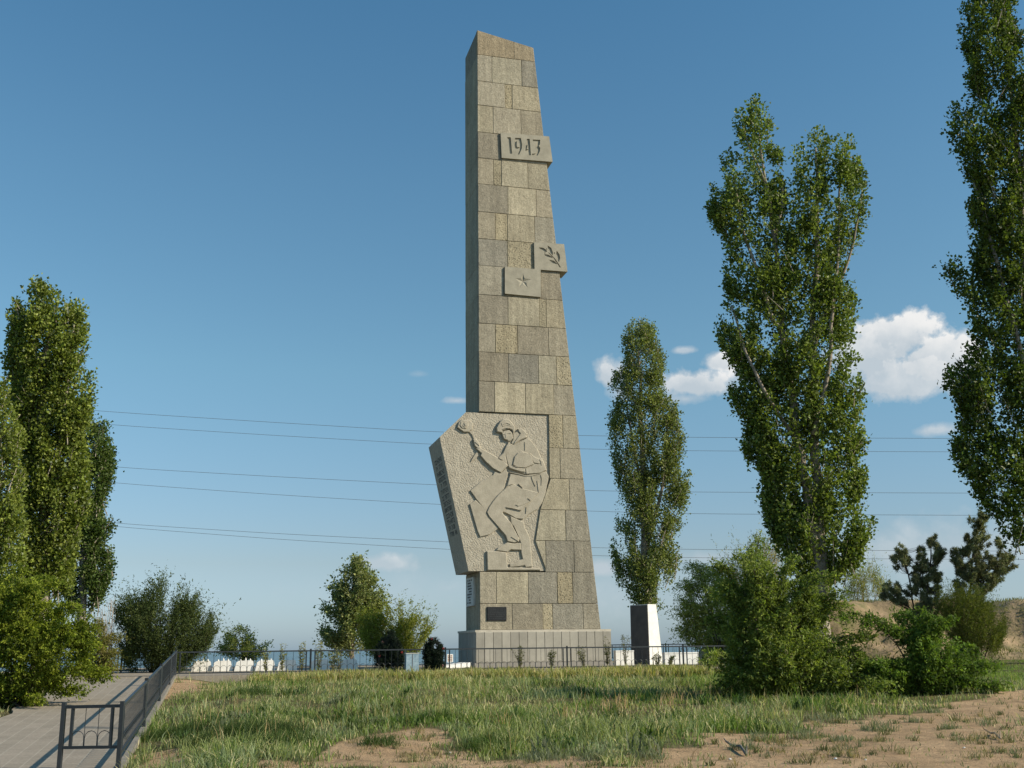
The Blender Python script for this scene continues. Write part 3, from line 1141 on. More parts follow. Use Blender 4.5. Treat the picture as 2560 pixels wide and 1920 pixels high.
relief('rose_leaf', [(A_((540, 750), (550, 850), (480, 920), (400, 970), (440, 890), (500, 800)), 0.13)], M['smooth'], panel)
relief('step_block', [(B_((520, 1170), (700, 1170), (905, 1195), (915, 1300), (930, 1490), (1580, 1505), (1580, 1550), (530, 1550)), 0.26)], M['smooth'], panel)

# carved lines of writing down the panel's narrow left edge (too small to read)
mb = MB()
p_t, p_b = panel_poly[8], panel_poly[7]
ed = Vector((p_b[0] - p_t[0], 0, p_b[1] - p_t[1]))
for i in range(13):
    f0 = 0.13 + 0.60 * i / 13
    f1 = f0 + 0.60 / 13 * 0.74
    nl = rnd.choice([6, 7, 8, 9])
    for k in range(nl):
        if rnd.random() < 0.06:
            continue
        va = PV + 0.6 + (DEPTH - 1.3) * k / nl
        vb = va + (DEPTH - 1.3) / nl * 0.72
        for (u0, u1, w0, w1) in rnd.choice([((0, 1, 0, .3), (0, 1, .7, 1), (.45, .6, .3, .7)), ((0, 1, 0, .3), (0, .2, .3, 1), (.8, 1, .3, 1)), ((0, 1, .35, .65), (0, .2, 0, .35), (0, .2, .65, 1)), ((0, 1, 0, .3), (.4, .6, .3, 1))]):
            q = []
            for ff in (f0 + (f1 - f0) * u0, f0 + (f1 - f0) * u1):
                for vv in (va + (vb - va) * w0, va + (vb - va) * w1):
                    q.append((p_t[0] + ed.x * ff, vv, p_t[1] + ed.z * ff))
            vs = [L2W(a - e, v, z) for e in (0.006, -0.05) for (a, v, z) in (q[0], q[1], q[3], q[2])]
            mb.add(vs, [(0, 1, 2, 3), (7, 6, 5, 4), (0, 4, 5, 1), (1, 5, 6, 2), (2, 6, 7, 3), (3, 7, 4, 0)])
mb.build('edge_inscription', M['letters'], panel)


# plaques with cut-out carving --------------------------------------------
def carved_plaque(name, corners, v0, holes, islands, back_extra=0.6, depth=0.13):
    """flat slab cut through by the carved outlines, with a floor behind"""
    cu = bpy.data.curves.new('plaque_outline', 'CURVE')
    cu.dimensions = '2D'
    cu.fill_mode = 'BOTH'
    cu.extrude = depth / 2
    for poly in [corners] + holes + islands:
        s = cu.splines.new('POLY')
        s.points.add(len(poly) - 1)
        for i, (a, z) in enumerate(poly):
            s.points[i].co = (a, z, 0, 1)
        s.use_cyclic_u = True
    ob = bpy.data.objects.new('plaque_outline', cu)
    COL.objects.link(ob)
    dg = bpy.context.evaluated_depsgraph_get()
    me = bpy.data.meshes.new_from_object(ob.evaluated_get(dg))
    COL.objects.unlink(ob)
    bpy.data.objects.remove(ob)
    off = origin_of(obelisk)
    vs, fs = [], []
    for v in me.vertices:
        vs.append(L2W(v.co.x, v0 + depth / 2 - v.co.z, v.co.y))
    for p in me.polygons:
        fs.append(tuple(p.vertices))
    bpy.data.meshes.remove(me)
    mb = MB()
    mb.add(vs, fs)
    c = corners
    ins = 0.004
    cc = (sum(p[0] for p in c) / len(c), sum(p[1] for p in c) / len(c))
    c2 = [(cc[0] + (a - cc[0]) * (1 - ins), cc[1] + (z - cc[1]) * (1 - ins)) for a, z in c]
    m = len(c2)
    vs = [L2W(a, v0 + depth - 0.01, z) for a, z in c2] + [L2W(a, v0 + depth + back_extra, z) for a, z in c2]
    mb.add(vs, [tuple(range(m)), tuple(range(2 * m - 1, m - 1, -1))] + [(i, m + i, m + (i + 1) % m, (i + 1) % m) for i in range(m)])
    return mb.build(name, M['smooth_grey'], obelisk)


M['smooth_grey'] = material('plaque_stone', (0.36, 0.335, 0.265), (0.285, 0.265, 0.21), 2.5, 0.9, 0.35, 18.0, 0.02)


def C7(x, y):
    return face(1071.4 + x * 0.0625, 276.5 + y * 0.0625, -0.1)


def C3(x, y):
    return face(985 + x * 0.13545, 483.9 + y * 0.13545, -0.1)


date_corners = [C7(160, 160), C7(200, 1030), C7(1960, 1170), C7(1840, 290)]
digits = [
    [C7(*p) for p in ((395, 315), (510, 322), (560, 890), (475, 885), (440, 440), (405, 420))],
    [C7(*p) for p in ((640, 420), (668, 340), (860, 348), (905, 560), (895, 710), (800, 920), (750, 905), (810, 745), (690, 745), (645, 640))],
    [C7(*p) for p in ((1070, 375), (1165, 375), (1210, 945), (1135, 942), (1120, 815), (1010, 808), (1020, 730))],
    [C7(*p) for p in ((1265, 395), (1530, 410), (1515, 570), (1475, 615), (1530, 690), (1515, 810), (1440, 950), (1250, 955), (1245, 890), (1375, 880), (1430, 790), (1430, 705), (1375, 650), (1375, 580), (1425, 470), (1285, 462))],
]
islands = [
    [C7(*p) for p in ((725, 440), (805, 445), (825, 560), (820, 665), (735, 660), (715, 600))],
    [C7(*p) for p in ((1095, 560), (1110, 560), (1118, 735), (1062, 732))],
]
carved_plaque('date_plaque', date_corners, -0.1, digits, islands, 1.3, 0.075)


def circ(cx, cy, r, n=8):
    return [C3(cx + r * math.cos(2 * math.pi * k / n), cy + r * math.sin(2 * math.pi * k / n)) for k in range(n)]


branch_corners = [C3(1245, 290), C3(1255, 720), C3(1780, 760), C3(1725, 320)]
leaves = [[C3(*p) for p in q] for q in (
    ((1325, 370), (1390, 378), (1440, 410), (1455, 445), (1400, 442), (1350, 410)),
    ((1460, 340), (1520, 380), (1545, 450), (1545, 500), (1505, 460), (1475, 410)),
    ((1608, 425), (1650, 480), (1662, 540), (1642, 612), (1612, 545), (1598, 470)),
    ((1405, 480), (1475, 488), (1550, 530), (1560, 545), (1490, 530), (1430, 512)),
    ((1480, 565), (1560, 585), (1612, 630), (1610, 640), (1540, 622)),
    ((1470, 455), (1482, 452), (1575, 545), (1640, 635), (1672, 690), (1655, 695), (1625, 645), (1565, 555)))]
leaves += [circ(1447, 398, 9), circ(1420, 462, 9), circ(1570, 462, 11), circ(1585, 590, 8)]
carved_plaque('branch_plaque', branch_corners, -0.095, leaves, [], 1.0, 0.07)

star_corners = [C3(780, 680), C3(780, 1110), C3(1355, 1165), C3(1350, 725)]
st = []
for k in range(5):
    tip = ((1065, 790), (1195, 882), (1142, 1020), (1000, 1015), (945, 868))[k]
    inn = ((1092, 868), (1120, 935), (1072, 960), (1015, 935), (1038, 868))[k]
    st += [tip, inn]
star_out = [C3(*p) for p in st]
sp = carved_plaque('star_plaque', star_corners, -0.11, [star_out], [], 0.3, 0.085)
mb = MB()
ctr = C3(1068, 912)
vs = [L2W(a, -0.11 + 0.002, z) for a, z in star_out] + [L2W(ctr[0], -0.11 + 0.075, ctr[1])]
mb.add(vs, [(i, (i + 1) % 10, 10) for i in range(10)])
mb.build('star_carving', M['smooth_grey'], sp)

# bronze plate and side tablet
mb = MB()
q = [face(x, y, -0.02) for x, y in ((1052, 1311), (1094, 1311), (1094, 1341), (1052, 1341))]
prism_block(mb, q, -0.06, 0.02, (1, 1, 1, 0), 0.015)
bp_ = mb.build('name_plate', M['bronze'], obelisk)
mb = MB()
for r in range(6):
    zt = q[0][1] - 0.08 - r * (q[0][1] - q[3][1] - 0.12) / 6
    a = q[0][0] + rnd.uniform(0.06, 0.16)
    while a < q[1][0] - 0.1:
        w = rnd.uniform(0.02, 0.035)
        mb.box(L2W(a, -0.063, zt - 0.025), U * (w / 2), VF * 0.004, Vector((0, 0, 0.022)))
        a += w + 0.018 + (0.035 if rnd.random() < 0.2 else 0)
mb.build('plate_lettering', M['bronze_text'], bp_)
mb = MB()
sv = [side(x, y) for x, y in ((1027, 1246), (1012, 1248), (1012, 1309), (1027, 1308))]
va, vb = min(s[0] for s in sv), max(s[0] for s in sv)
zt, zb = sv[0][1], sv[3][1]
mb.box(L2W(-0.04, (va + vb) / 2, (zt + zb) / 2), U * 0.06, VF * ((vb - va) / 2), Vector((0, 0, (zt - zb) / 2)))
tb = mb.build('side_tablet', M['tablet'], obelisk)
mb = MB()
for r in range(9):
    zz = zt - 0.1 - (zt - zb - 0.15) * r / 9
    v = va + 0.35 + rnd.uniform(0, 0.3)
    while v < vb - 0.4:
        w = rnd.uniform(0.12, 0.2)
        mb.box(L2W(-0.103, v + w / 2, zz - 0.03), U * 0.004, VF * (w / 2), Vector((0, 0, 0.035)))
        v += w + 0.06 + (0.12 if rnd.random() < 0.25 else 0)
mb.build('tablet_lettering', M['letters'], tb)


# ------------------------------------------------------------------ railings
def rail_thing(name, label, pts, height=0.95, bay_posts=True, end_stub=True, hoops=True, bar_step=0.26, group=None, bar_w=0.014, leg=0.0, low=(0.1,)):
    """pts: list of base points, a post at each; one railing"""
    pts = [Vector(p) for p in pts]
    r = empty(name, pts[0], label, 'railing', group)
    mbt, mbb = MB(), MB()
    up = Vector((0, 0, 1))
    for i in range(len(pts)):
        m = MB()
        m.box(pts[i] + up * ((height + 0.05 - leg) / 2), Vector((0.035, 0, 0)), Vector((0, 0.035, 0)), up * ((height + 0.05 + leg) / 2))
        m.build('post', M['paint'], r)
    for i in range(len(pts) - 1):
        p, q = pts[i], pts[i + 1]
        d = (q - p)
        L = d.length
        d.normalize()
        mbt.bar(p + up * (height - 0.03) + d * 0.036, q + up * (height - 0.03) - d * 0.036, 0.055, 0.055)
        lo = low[min(i, len(low) - 1)]
        mbb.bar(p + up * lo + d * 0.036, q + up * lo - d * 0.036, 0.05, 0.05)
        inf = MB()
        n = max(2, int(round((L - 0.36) / bar_step)))
        step = (L - 0.36) / n
        for k in range(n + 1):
            c = p + d * (0.18 + k * step)
            w = 0.05 if k in (0, n) else bar_w
            inf.box(c + up * ((height - 0.06 + lo + 0.024) / 2), Vector((w / 2, 0, 0)), Vector((0, w / 2, 0)), up * ((height - 0.06 - lo - 0.024) / 2))
            if hoops and k < n:
                hp = []
                for j in range(7):
                    an = math.pi * j / 6
                    hp.append(c + d * (step / 2 - math.cos(an) * step * 0.46) + up * (lo + 0.17 + math.sin(an) * step * 0.42))
                inf.tube([c + d * (step * 0.04) + up * (lo + 0.02)] + hp + [c + d * (step * 0.96) + up * (lo + 0.02)], 0.007, 4, False)
        inf.build('infill', M['paint'], r)
    mbt.build('top_rail', M['paint'], r)
    mbb.build('bottom_rail', M['paint'], r)
    return r


def along(x):
    """distance along the front railing for a pixel column"""
    d = ray(x, 1420)
    t = (FC - Vector((0, 0, 0))).dot(V_) / d.dot(V_)
    return (Vector((d.x * t, d.y * t, 0)) - FC).dot(U)


front_pts = [FC + U * along(x) for x in (379, 671, 962, 1225, 1476, 1740)]
rail_thing('front_railing', 'long dark metal railing crossing in front of the stone monument', front_pts)
ramp = []
for t in (0.0, 0.262, 0.53, 0.79, 0.985):
    ramp.append(RN.lerp(FC, t) + Vector((0.06, 0, 0)))
for p in ramp:
    p.z = float(path_z(p.y)) + 0.04 + 0.15 * (FC.y - p.y) / (FC.y - RN.y)
end = P(128, 1655, 20.2)
end.z = ramp[0].z - 0.02
rr = rail_thing('ramp_railing', 'dark metal railing descending beside the paved ramp to a hooped end panel', [end] + ramp, bar_w=0.009, leg=0.4, low=(0.23, 0.1))
back = [P(x, 1440, Y) for x, Y in ((1318, 72), (1440, 73), (1575, 74), (1720, 75))]
for p in back:
    p.z = 0.12
rail_thing('back_railing', 'dark railing on the far side of the plaza behind the white pillar', back, hoops=False)
lf = [P(x, 1440, Y) for x, Y in ((120, 52), (195, 53), (262, 54), (335, 56))]
for p in lf:
    p.z = 0.0
rail_thing('shrub_railing', 'dark railing half buried in the shrubs at the head of the path', lf, hoops=False)

# ------------------------------------------------------------------ white pillar, low walls, markers
cpos = P(1404, 1429, 59.0)
cpos.z = 0.0
pil = empty('white_pillar', cpos, 'whitewashed tapering square pillar with its shaded left face coloured dark beside the poplar', 'pillar')
ph = math.radians(38)
ur = Vector((math.cos(ph), math.sin(ph), 0))
ul = Vector((-math.sin(ph), math.cos(ph), 0))
kx = 59.0 / F
wr0, wr1 = 28 * kx / math.cos(ph) * 1.08, 18 * kx / math.cos(ph) * 1.1
wl0, wl1 = 32 * kx / math.sin(ph) * 1.05, 31 * kx / math.sin(ph) * 1.05
zt = P(1404, 1305, 59.0).z
mb = MB()
bs = [cpos, cpos + ur * wr0, cpos + ur * wr0 + ul * wl0, cpos + ul * wl0]
tp = [cpos, cpos + ur * wr1, cpos + ur * wr1 + ul * wl1, cpos + ul * wl1]
bs = [Vector((p.x, p.y, 0)) for p in bs]
tp = [Vector((p.x, p.y, zt)) for p in tp]
mb.add(bs + tp, [(0, 1, 2, 3), (7, 6, 5, 4)] + [(i, (i + 1) % 4, 4 + (i + 1) % 4, 4 + i) for i in range(4)])
mb.build('shaft', M['white'], pil)
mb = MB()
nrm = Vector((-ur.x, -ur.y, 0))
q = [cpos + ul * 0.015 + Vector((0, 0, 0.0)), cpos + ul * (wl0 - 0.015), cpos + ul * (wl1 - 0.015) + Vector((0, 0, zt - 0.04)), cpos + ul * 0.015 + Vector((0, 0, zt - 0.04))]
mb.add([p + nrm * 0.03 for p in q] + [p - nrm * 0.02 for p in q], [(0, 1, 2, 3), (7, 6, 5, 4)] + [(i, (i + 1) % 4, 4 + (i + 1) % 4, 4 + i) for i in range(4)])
mb.build('shaded_face', M['shadeface'], pil)  # thin dark sheet added over the whitewash to carry the painted shade


def wall(x0, x1, ytop, Y, label, thick=0.35):
    a, b = P(x0, 1435, Y), P(x1, 1435, Y)
    a.z = b.z = 0
    zt = P((x0 + x1) / 2, ytop, Y).z
    d = (b - a)
    d = Vector((math.cos(TH), math.sin(TH), 0)) * (d.length / math.cos(TH) * 0.98)
    nn = Vector((-d.y, d.x, 0)).normalized()
    w = empty('low_wall', a, label, 'wall', 'low white walls behind the railing')
    mb = MB()
    mb.box(a + d / 2 + nn * (thick / 2) + Vector((0, 0, (zt - 0.06) / 2)), d / 2, nn * (thick / 2), Vector((0, 0, (zt - 0.06) / 2)))
    mb.build('body', M['white'], w)
    mb = MB()
    mb.box(a + d / 2 + nn * (thick / 2) + Vector((0, 0, zt - 0.03)), d / 2 * 1.01, nn * (thick / 2 + 0.02), Vector((0, 0, 0.03)))
    mb.build('coping', M['white'], w)


wall(1331, 1372, 1405, 56.0, 'short white low wall between the monument plinth and the white pillar')
wall(1437, 1514, 1409, 54.5, 'longer white low wall right of the white pillar behind the railing')

# row of white markers on the left
mk0 = P(480, 1446, 54.5)
mk0.z = 0.0
kk = 54.5 / F


def marker(loc):
    r = empty('white_marker', loc, '', '', 'white stone markers in a row behind the railing')
    mb = MB()
    w0, w1, h, t = 42 * kk / 2, 34 * kk / 2, 0.50, 0.22
    vs = []
    for y in (0, t):
        yy = -t / 2 + y
        for (x, z) in ((-w0, 0), (w0, 0), (w1, h - 0.05), (w1 - 0.08, h), (-w1 + 0.1, h - 0.03), (-w1, h - 0.10)):
            vs.append(loc + U * x + V_ * yy + Vector((0, 0, z)))
    mb.add(vs, [tuple(range(6)), tuple(range(11, 5, -1))] + [(i, 6 + i, 6 + (i + 1) % 6, (i + 1) % 6) for i in range(6)])
    mb.build('slab', M['white'], r)
    for (x, hh) in ((-0.20, 0.06), (0.04, 0.12), (0.26, 0.08)):
        m = MB()
        b = loc + U * x + Vector((0, 0, h - 0.04))
        m.tube([b, b + Vector((0, 0, hh * 0.7)), b + Vector((0, 0, hh + 0.04))], [0.045, 0.045, 0.012], 6)
        m.build('finial', M['white'], r)
    return r


mk_labels = [
    ('white stone marker half hidden by the dark shrub, leftmost of the row', 436),
    ('white stone marker just right of the dark shrub behind the railing', 480),
    ('white stone marker behind the railing, third in its row from the dark shrub', 528),
    ('white stone marker behind the tall weeds right of the small roadside tree', 573),
    ('white stone marker mostly hidden by weeds left of the railing post', 620),
    ('white stone marker seen through the railing just left of the round leafy tree', 690),
    ('white stone marker under the round leafy tree, rightmost of the row', 752),
]
proto = None
for lab, x in mk_labels:
    p = P(x, 1446, 54.5 + (x - 480) * 0.002)
    p.z = 0.0
    if proto is None:
        proto = marker(p)
        o = proto
    else:
        o = copy_tree(proto)
        o.location = p
    o['label'] = lab
    o['category'] = 'marker'

# small things by the plinth
p = P(972, 1429, 51.0)
p.z = 0.0
sg = empty('framed_board', p, 'small white framed board with a brown lattice left of the plinth', 'board')
mb = MB()
hb = P(972, 1413, 51.0).z
kq = 51.0 / F
mb.box(p + Vector((0, 0, hb - 0.18)), U * (6.5 * kq), V_ * 0.02, Vector((0, 0, 0.18)))
mb.box(p + Vector((0, 0, (hb - 0.36) / 2)), U * 0.02, V_ * 0.018, Vector((0, 0, (hb - 0.36) / 2)))
bd = mb.build('panel', M['white'], sg)
mb = MB()
for i in range(3):
    for j in range(4):
        mb.box(p + U * ((i - 1) * 0.075) - V_ * 0.024 + Vector((0, 0, hb - 0.30 + j * 0.075)), U * 0.024, V_ * 0.004, Vector((0, 0, 0.024)))
mb.build('lattice', M['brown'], bd)
p0, p1 = P(960, 1438, 50.3), P(1016, 1432, 51.0)
sl = empty('white_slab', Vector((p0.x, p0.y, 0)), 'low sloping white stone slab at the left corner of the plinth', 'slab')
mb = MB()
d = Vector((p1.x - p0.x, p1.y - p0.y, 0))
nn = Vector((-d.y, d.x, 0)).normalized()
zl, zr = 0.18, 0.32
vs = []
for off in (0, 0.9):
    for (t, z) in ((0, 0), (1, 0), (1, zr), (0, zl)):
        vs.append(Vector((p0.x, p0.y, 0)) + d * t + nn * off + Vector((0, 0, z)))
mb.add(vs, [(0, 1, 2, 3), (7, 6, 5, 4)] + [(i, 4 + i, 4 + (i + 1) % 4, (i + 1) % 4) for i in range(4)])
mb.build('slab', M['white'], sl)
mb = MB()
for t in (0.12, 0.88):
    b = Vector((p0.x, p0.y, 0)) + d * t - nn * 0.03
    mb.box(b + Vector((0, 0, 0.06)), U * 0.08, V_ * 0.03, Vector((0, 0, 0.06)))
mb.build('foot_block', M['kerb'], sl)
p = P(891, 1445, 46.6)
p.z = 0.0
bx = empty('blue_cabinet', p, 'pale blue streaked metal cabinet standing between the two dark wreaths', 'cabinet')
mb = MB()
hz = P(891, 1412, 46.6).z
kq = 46.6 / F
mb.box(p + V_ * 0.2 + Vector((0, 0, (hz - p.z) / 2)), U * (13.3 * kq), V_ * 0.2, Vector((0, 0, (hz - p.z) / 2)))
b1 = mb.build('body', M['bluebox'], bx)
mb = MB()
mb.box(p - V_ * 0.006 + Vector((0, 0, (hz - p.z) / 2)), U * 0.012, V_ * 0.006, Vector((0, 0, (hz - p.z) / 2 - 0.02)))
mb.build('door_seam', M['wire'], b1)
mb = MB()
mb.box(p + V_ * 0.2 + Vector((0, 0, hz - p.z + 0.012)), U * (14.2 * kq), V_ * 0.22, Vector((0, 0, 0.012)))
mb.build('lid', M['tablet'], b1)


# ------------------------------------------------------------------ foliage tools
def rand_unit(n, rng):
    v = rng.normal(size=(n, 3))
    return v / np.linalg.norm(v, axis=1, keepdims=True)


def leaf_quads(c, d, nrm, L, Wd, fold=0.15):
    """diamond leaves: centres c, long axis d, normal nrm"""
    s = np.cross(d, nrm)
    s /= np.linalg.norm(s, axis=1, keepdims=True) + 1e-9
    nrm = np.cross(s, d)
    L = L[:, None]
    Wd = Wd[:, None]
    b = c - d * L * 0.5
    t = c + d * L * 0.5 - nrm * L * 0.12
    l = c - d * L * 0.08 + s * Wd * 0.5 + nrm * Wd * fold
    r = c - d * L * 0.08 - s * Wd * 0.5 + nrm * Wd * fold
    return np.stack([b, l, t, r], 1).reshape(-1, 3)


LEAF_GAIN = np.array([2.25, 1.92, 1.5])


def palette(n, cols, rng, var=0.22):
    cols = np.array(cols) * LEAF_GAIN
    i = rng.integers(0, len(cols), n)
    j = rng.integers(0, len(cols), n)
    f = rng.random((n, 1))
    c = cols[i] * f + cols[j] * (1 - f)
    return np.clip(c * (1 + rng.normal(0, var, (n, 1))), 0.004, 0.9)


def crown_points(poly, n, Y, rng, cap=90.0, voids=(), nvoid=14, vsize=(7, 16), inset=0.0, plume=None, pbg=0.16):
    """clump centres filling a rounded body whose outline is poly (reference pixels) at distance Y"""
    poly = [tuple(p) for p in poly]
    xs = [p[0] for p in poly]
    ys = [p[1] for p in poly]
    vo = [(*v, 2.0) for v in voids]
    while len(vo) < nvoid + len(voids):
        vx, vy = rng.uniform(min(xs), max(xs)), rng.uniform(min(ys), max(ys))
        if in_poly(np.array([vx]), np.array([vy]), poly)[0]:
            vo.append((vx, vy, rng.uniform(*vsize), rng.uniform(1.2, 2.6)))
    out = []
    tot = 0
    tries = 0
    K = None
    if plume:
        kn, kl, kr = plume
        sx_, sy_ = [], []
        while len(sx_) < kn:
            vx, vy = rng.uniform(min(xs), max(xs)), rng.uniform(min(ys), max(ys))
            if in_poly(np.array([vx]), np.array([vy]), poly)[0]:
                sx_.append(vx)
                sy_.append(vy)
        sx_, sy_ = np.array(sx_), np.array(sy_)
        sd_ = np.minimum(edge_dist(sx_, sy_, poly), cap)
        st_ = np.sqrt(sd_ * (2 * cap - sd_)) * 0.85 * rng.uniform(-1, 1, kn)
        mx_ = np.array([np.mean([p[0] for p in poly if abs(p[1] - q) < 140] or [np.mean(xs)]) for q in sy_])
        ox = np.clip((sx_ - mx_) / (cap + 1), -1, 1)
        dirs = np.stack([ox * 0.35 + rng.normal(0, 0.12, kn), -np.ones(kn), st_ / (cap + 1) * 0.35 + rng.normal(0, 0.12, kn)], 1)
        dirs /= np.linalg.norm(dirs, axis=1, keepdims=True)
        K = (np.stack([sx_, sy_ + kl * 0.35, st_], 1), dirs, kl * rng.uniform(0.6, 1.3, kn), kr * rng.uniform(0.7, 1.3, kn))
    while tot < n:
        tries += 1
        m = n * (3 if K is None else 6)
        x = rng.uniform(min(xs), max(xs), m)
        y = rng.uniform(min(ys), max(ys), m)
        k = in_poly(x, y, poly)
        x, y = x[k], y[k]
        d = edge_dist(x, y, poly)
        k = d > inset
        x, y, d = x[k], y[k], d[k]
        keep = np.ones(len(x), bool)
        for (vx, vy, vr, el) in vo:
            q = np.hypot(x - vx, (y - vy) / el) < vr
            keep &= ~(q & (rng.random(len(x)) < 0.93))
        x, y, d = x[keep], y[keep], d[keep]
        dd = np.minimum(d, cap)
        t = np.sqrt(dd * (2 * cap - dd)) * 0.85
        u = rng.uniform(-1, 1, len(x))
        u = np.sign(u) * np.abs(u) ** 0.6
        if K is not None and tries < 25:
            p3 = np.stack([x, y, u * t], 1)
            rel = p3[:, None, :] - K[0][None]
            al = np.clip((rel * K[1][None]).sum(-1), 0, K[2][None])
            dist = np.linalg.norm(rel - al[..., None] * K[1][None], axis=-1)
            rr = K[3][None] * (1.15 - 0.75 * al / K[2][None])
            acc = (dist < rr).any(1) | (rng.random(len(x)) < pbg)
            x, y, u, t, d = x[acc], y[acc], u[acc], t[acc], d[acc]
        out.append(np.stack([x, y, u * t, d], 1))
        tot += len(x)
    a = np.concatenate(out)[:n]
    k = Y / F
    pts = np.empty((len(a), 3))
    for i in range(len(a)):
        p = P(a[i, 0], a[i, 1], Y)
        s = a[i, 2] * k
        pts[i] = (p.x, p.y + s, p.z)      # pushed straight back or forward: keeps real width
        f = (p.y + s) / p.y
        pts[i, 0] = p.x * f
        pts[i, 2] = EYE + (p.z - EYE) * f
    return pts, a[:, 3] * k


def shoots(pts, axis_c, rng, per, slen, srad, leaf, cols, up=0.9, out=0.5, droop=0.0, aspect=0.8, var=0.22, light=0.0, jitter=0.55, long=None):
    """leaf clumps: each clump is a short shoot carrying 'per' leaves"""
    n = len(pts)
    o = pts - axis_c
    o[:, 2] = 0
    o /= np.linalg.norm(o, axis=1, keepdims=True) + 1e-6
    d = o * out + np.array([0, 0, up]) + rng.normal(0, 0.35, (n, 3))
    d /= np.linalg.norm(d, axis=1, keepdims=True)
    sl = slen * rng.uniform(0.6, 1.3, n)
    if long is not None:
        sl = sl * np.where(long & (rng.random(n) < 0.4), rng.uniform(1.6, 2.8, n), 1.0)
    idx = np.repeat(np.arange(n), per)
    t = rng.random(len(idx)) - 0.5
    taper = 1.0 - 0.6 * (t + 0.5)
    lat = rng.normal(0, 1, (len(idx), 3)) * srad * taper[:, None]
    c = pts[idx] + d[idx] * (t * sl[idx])[:, None] + lat
    c[:, 2] -= droop * (t + 0.5) ** 2 * sl[idx]
    ld = d[idx] * 0.5 + lat / (srad * 2 + 1e-6) + rand_unit(len(idx), rng) * jitter
    ld[:, 2] -= droop
    ld /= np.linalg.norm(ld, axis=1, keepdims=True)
    nr = rand_unit(len(idx), rng) + np.array([0, 0, 0.5]) + o[idx] * 0.3
    L = leaf * rng.uniform(0.65, 1.35, len(idx))
    Vx = leaf_quads(c, ld, nr, L, L * aspect)
    base = palette(n, cols, rng, 0.12)[idx]
    col = np.clip(base * (1 + rng.normal(0, var, (len(idx), 1))), 0.004, 0.8)
    if light:
        k = rng.random(len(idx)) < light
        col[k] = col[k] * 0.4 + np.array([0.30, 0.34, 0.25]) * 0.6
    return Vx, np.repeat(col, 4, 0), d


def make_foliage(name, V, C, mat, parent):
    V = np.concatenate(V) if isinstance(V, list) else V
    C = np.concatenate(C) if isinstance(C, list) else C
    Q = np.arange(len(V), dtype=np.int32).reshape(-1, 4)
    return quads(name, V, Q, mat, parent, C)


def limbs(mb, paths, Y, dy=0.0, rs=1.0):
    """paths of (x, y, radius px[, depth m]) in reference pixels"""
    k = Y / F
    for path in paths:
        pts, rad = [], []
        for q in path:
            o = q[3] if len(q) > 3 else 0.0
            p = P(q[0], q[1], Y + o + dy)
            pts.append(p)
            rad.append(q[2] * k * rs)
        # subdivide with a slight wander
        pp, rr = [pts[0]], [rad[0]]
        for i in range(len(pts) - 1):
            for s in (0.33, 0.66, 1.0):
                p = pts[i].lerp(pts[i + 1], s)
                if s < 1:
                    p = p + Vector((rnd.uniform(-1, 1), rnd.uniform(-1, 1), 0)) * rad[i] * 0.6
                pp.append(p)
                rr.append(rad[i] + (rad[i + 1] - rad[i]) * s)
        mb.tube(pp, rr, 7)


POPLAR = [(0.054, 0.09, 0.024), (0.075, 0.116, 0.03), (0.097, 0.14, 0.038), (0.04, 0.07, 0.021)]


def poplar(label, poly, Y, base, trunks, n, per, leaf, seed, cap=80, voids=(), nvoid=16, cols=POPLAR, slen=1.1, srad=0.24, name='poplar_tree',
           group='poplars around the memorial', light=0.03, aspect=0.85, out=0.45, up=1.0, crown_mat='leaf', cat='tree', vsize=(7, 16), twig=200, bark='bark', plume=(95, 95, 17), inset=2, limb_out=0.2):
    rng = np.random.default_rng(seed)
    b = P(base[0], base[1], Y)
    b.z = float(H(b.x, b.y))
    t = empty(name, b, label, cat, group)
    pts, dist = crown_points(poly, n, Y, rng, cap, voids, nvoid, vsize, inset, plume)
    cx = pts.mean(0)
    # axis follows the crown
    ax = np.stack([np.interp(pts[:, 2], np.sort(pts[:, 2])[::max(1, n // 40)], pts[np.argsort(pts[:, 2]), 0][::max(1, n // 40)]),
                   np.full(n, Y), pts[:, 2]], 1)
    ax[:, 0] = 0.5 * cx[0] + 0.5 * ax[:, 0]
    Vx, C, d = shoots(pts, ax, rng, per, slen, srad, leaf, cols, up, out, 0.0, aspect, 0.22, light)
    make_foliage('crown', Vx, C, M[crown_mat], t)
    mb = MB()
    limbs(mb, [[(base[0], base[1] + 40, trunks[0][0][2] * 1.15)] + list(trunks[0])] + list(trunks[1:]), Y, -cap * Y / F * limb_out)
    foot = P(base[0], base[1] + 40, Y - cap * Y / F * limb_out)
    r0 = trunks[0][0][2] * 1.15 * Y / F
    if foot.z > b.z:
        mb.tube([Vector((foot.x, foot.y, b.z - 0.3)), Vector((foot.x, foot.y, b.z + 0.4)), foot], [r0 * 1.35, r0 * 1.1, r0], 7)
    # fine ascending twigs inside the crown
    sel = rng.choice(n, min(twig, n), replace=False)
    for i in sel:
        q = Vector(pts[i])
        dd = Vector(d[i])
        mb.tube([q - dd * slen * 1.1, q, q + dd * slen * 0.6], [0.03, 0.02, 0.006], 4, False)
    mb.build('trunk', M[bark], t, True)
    return t


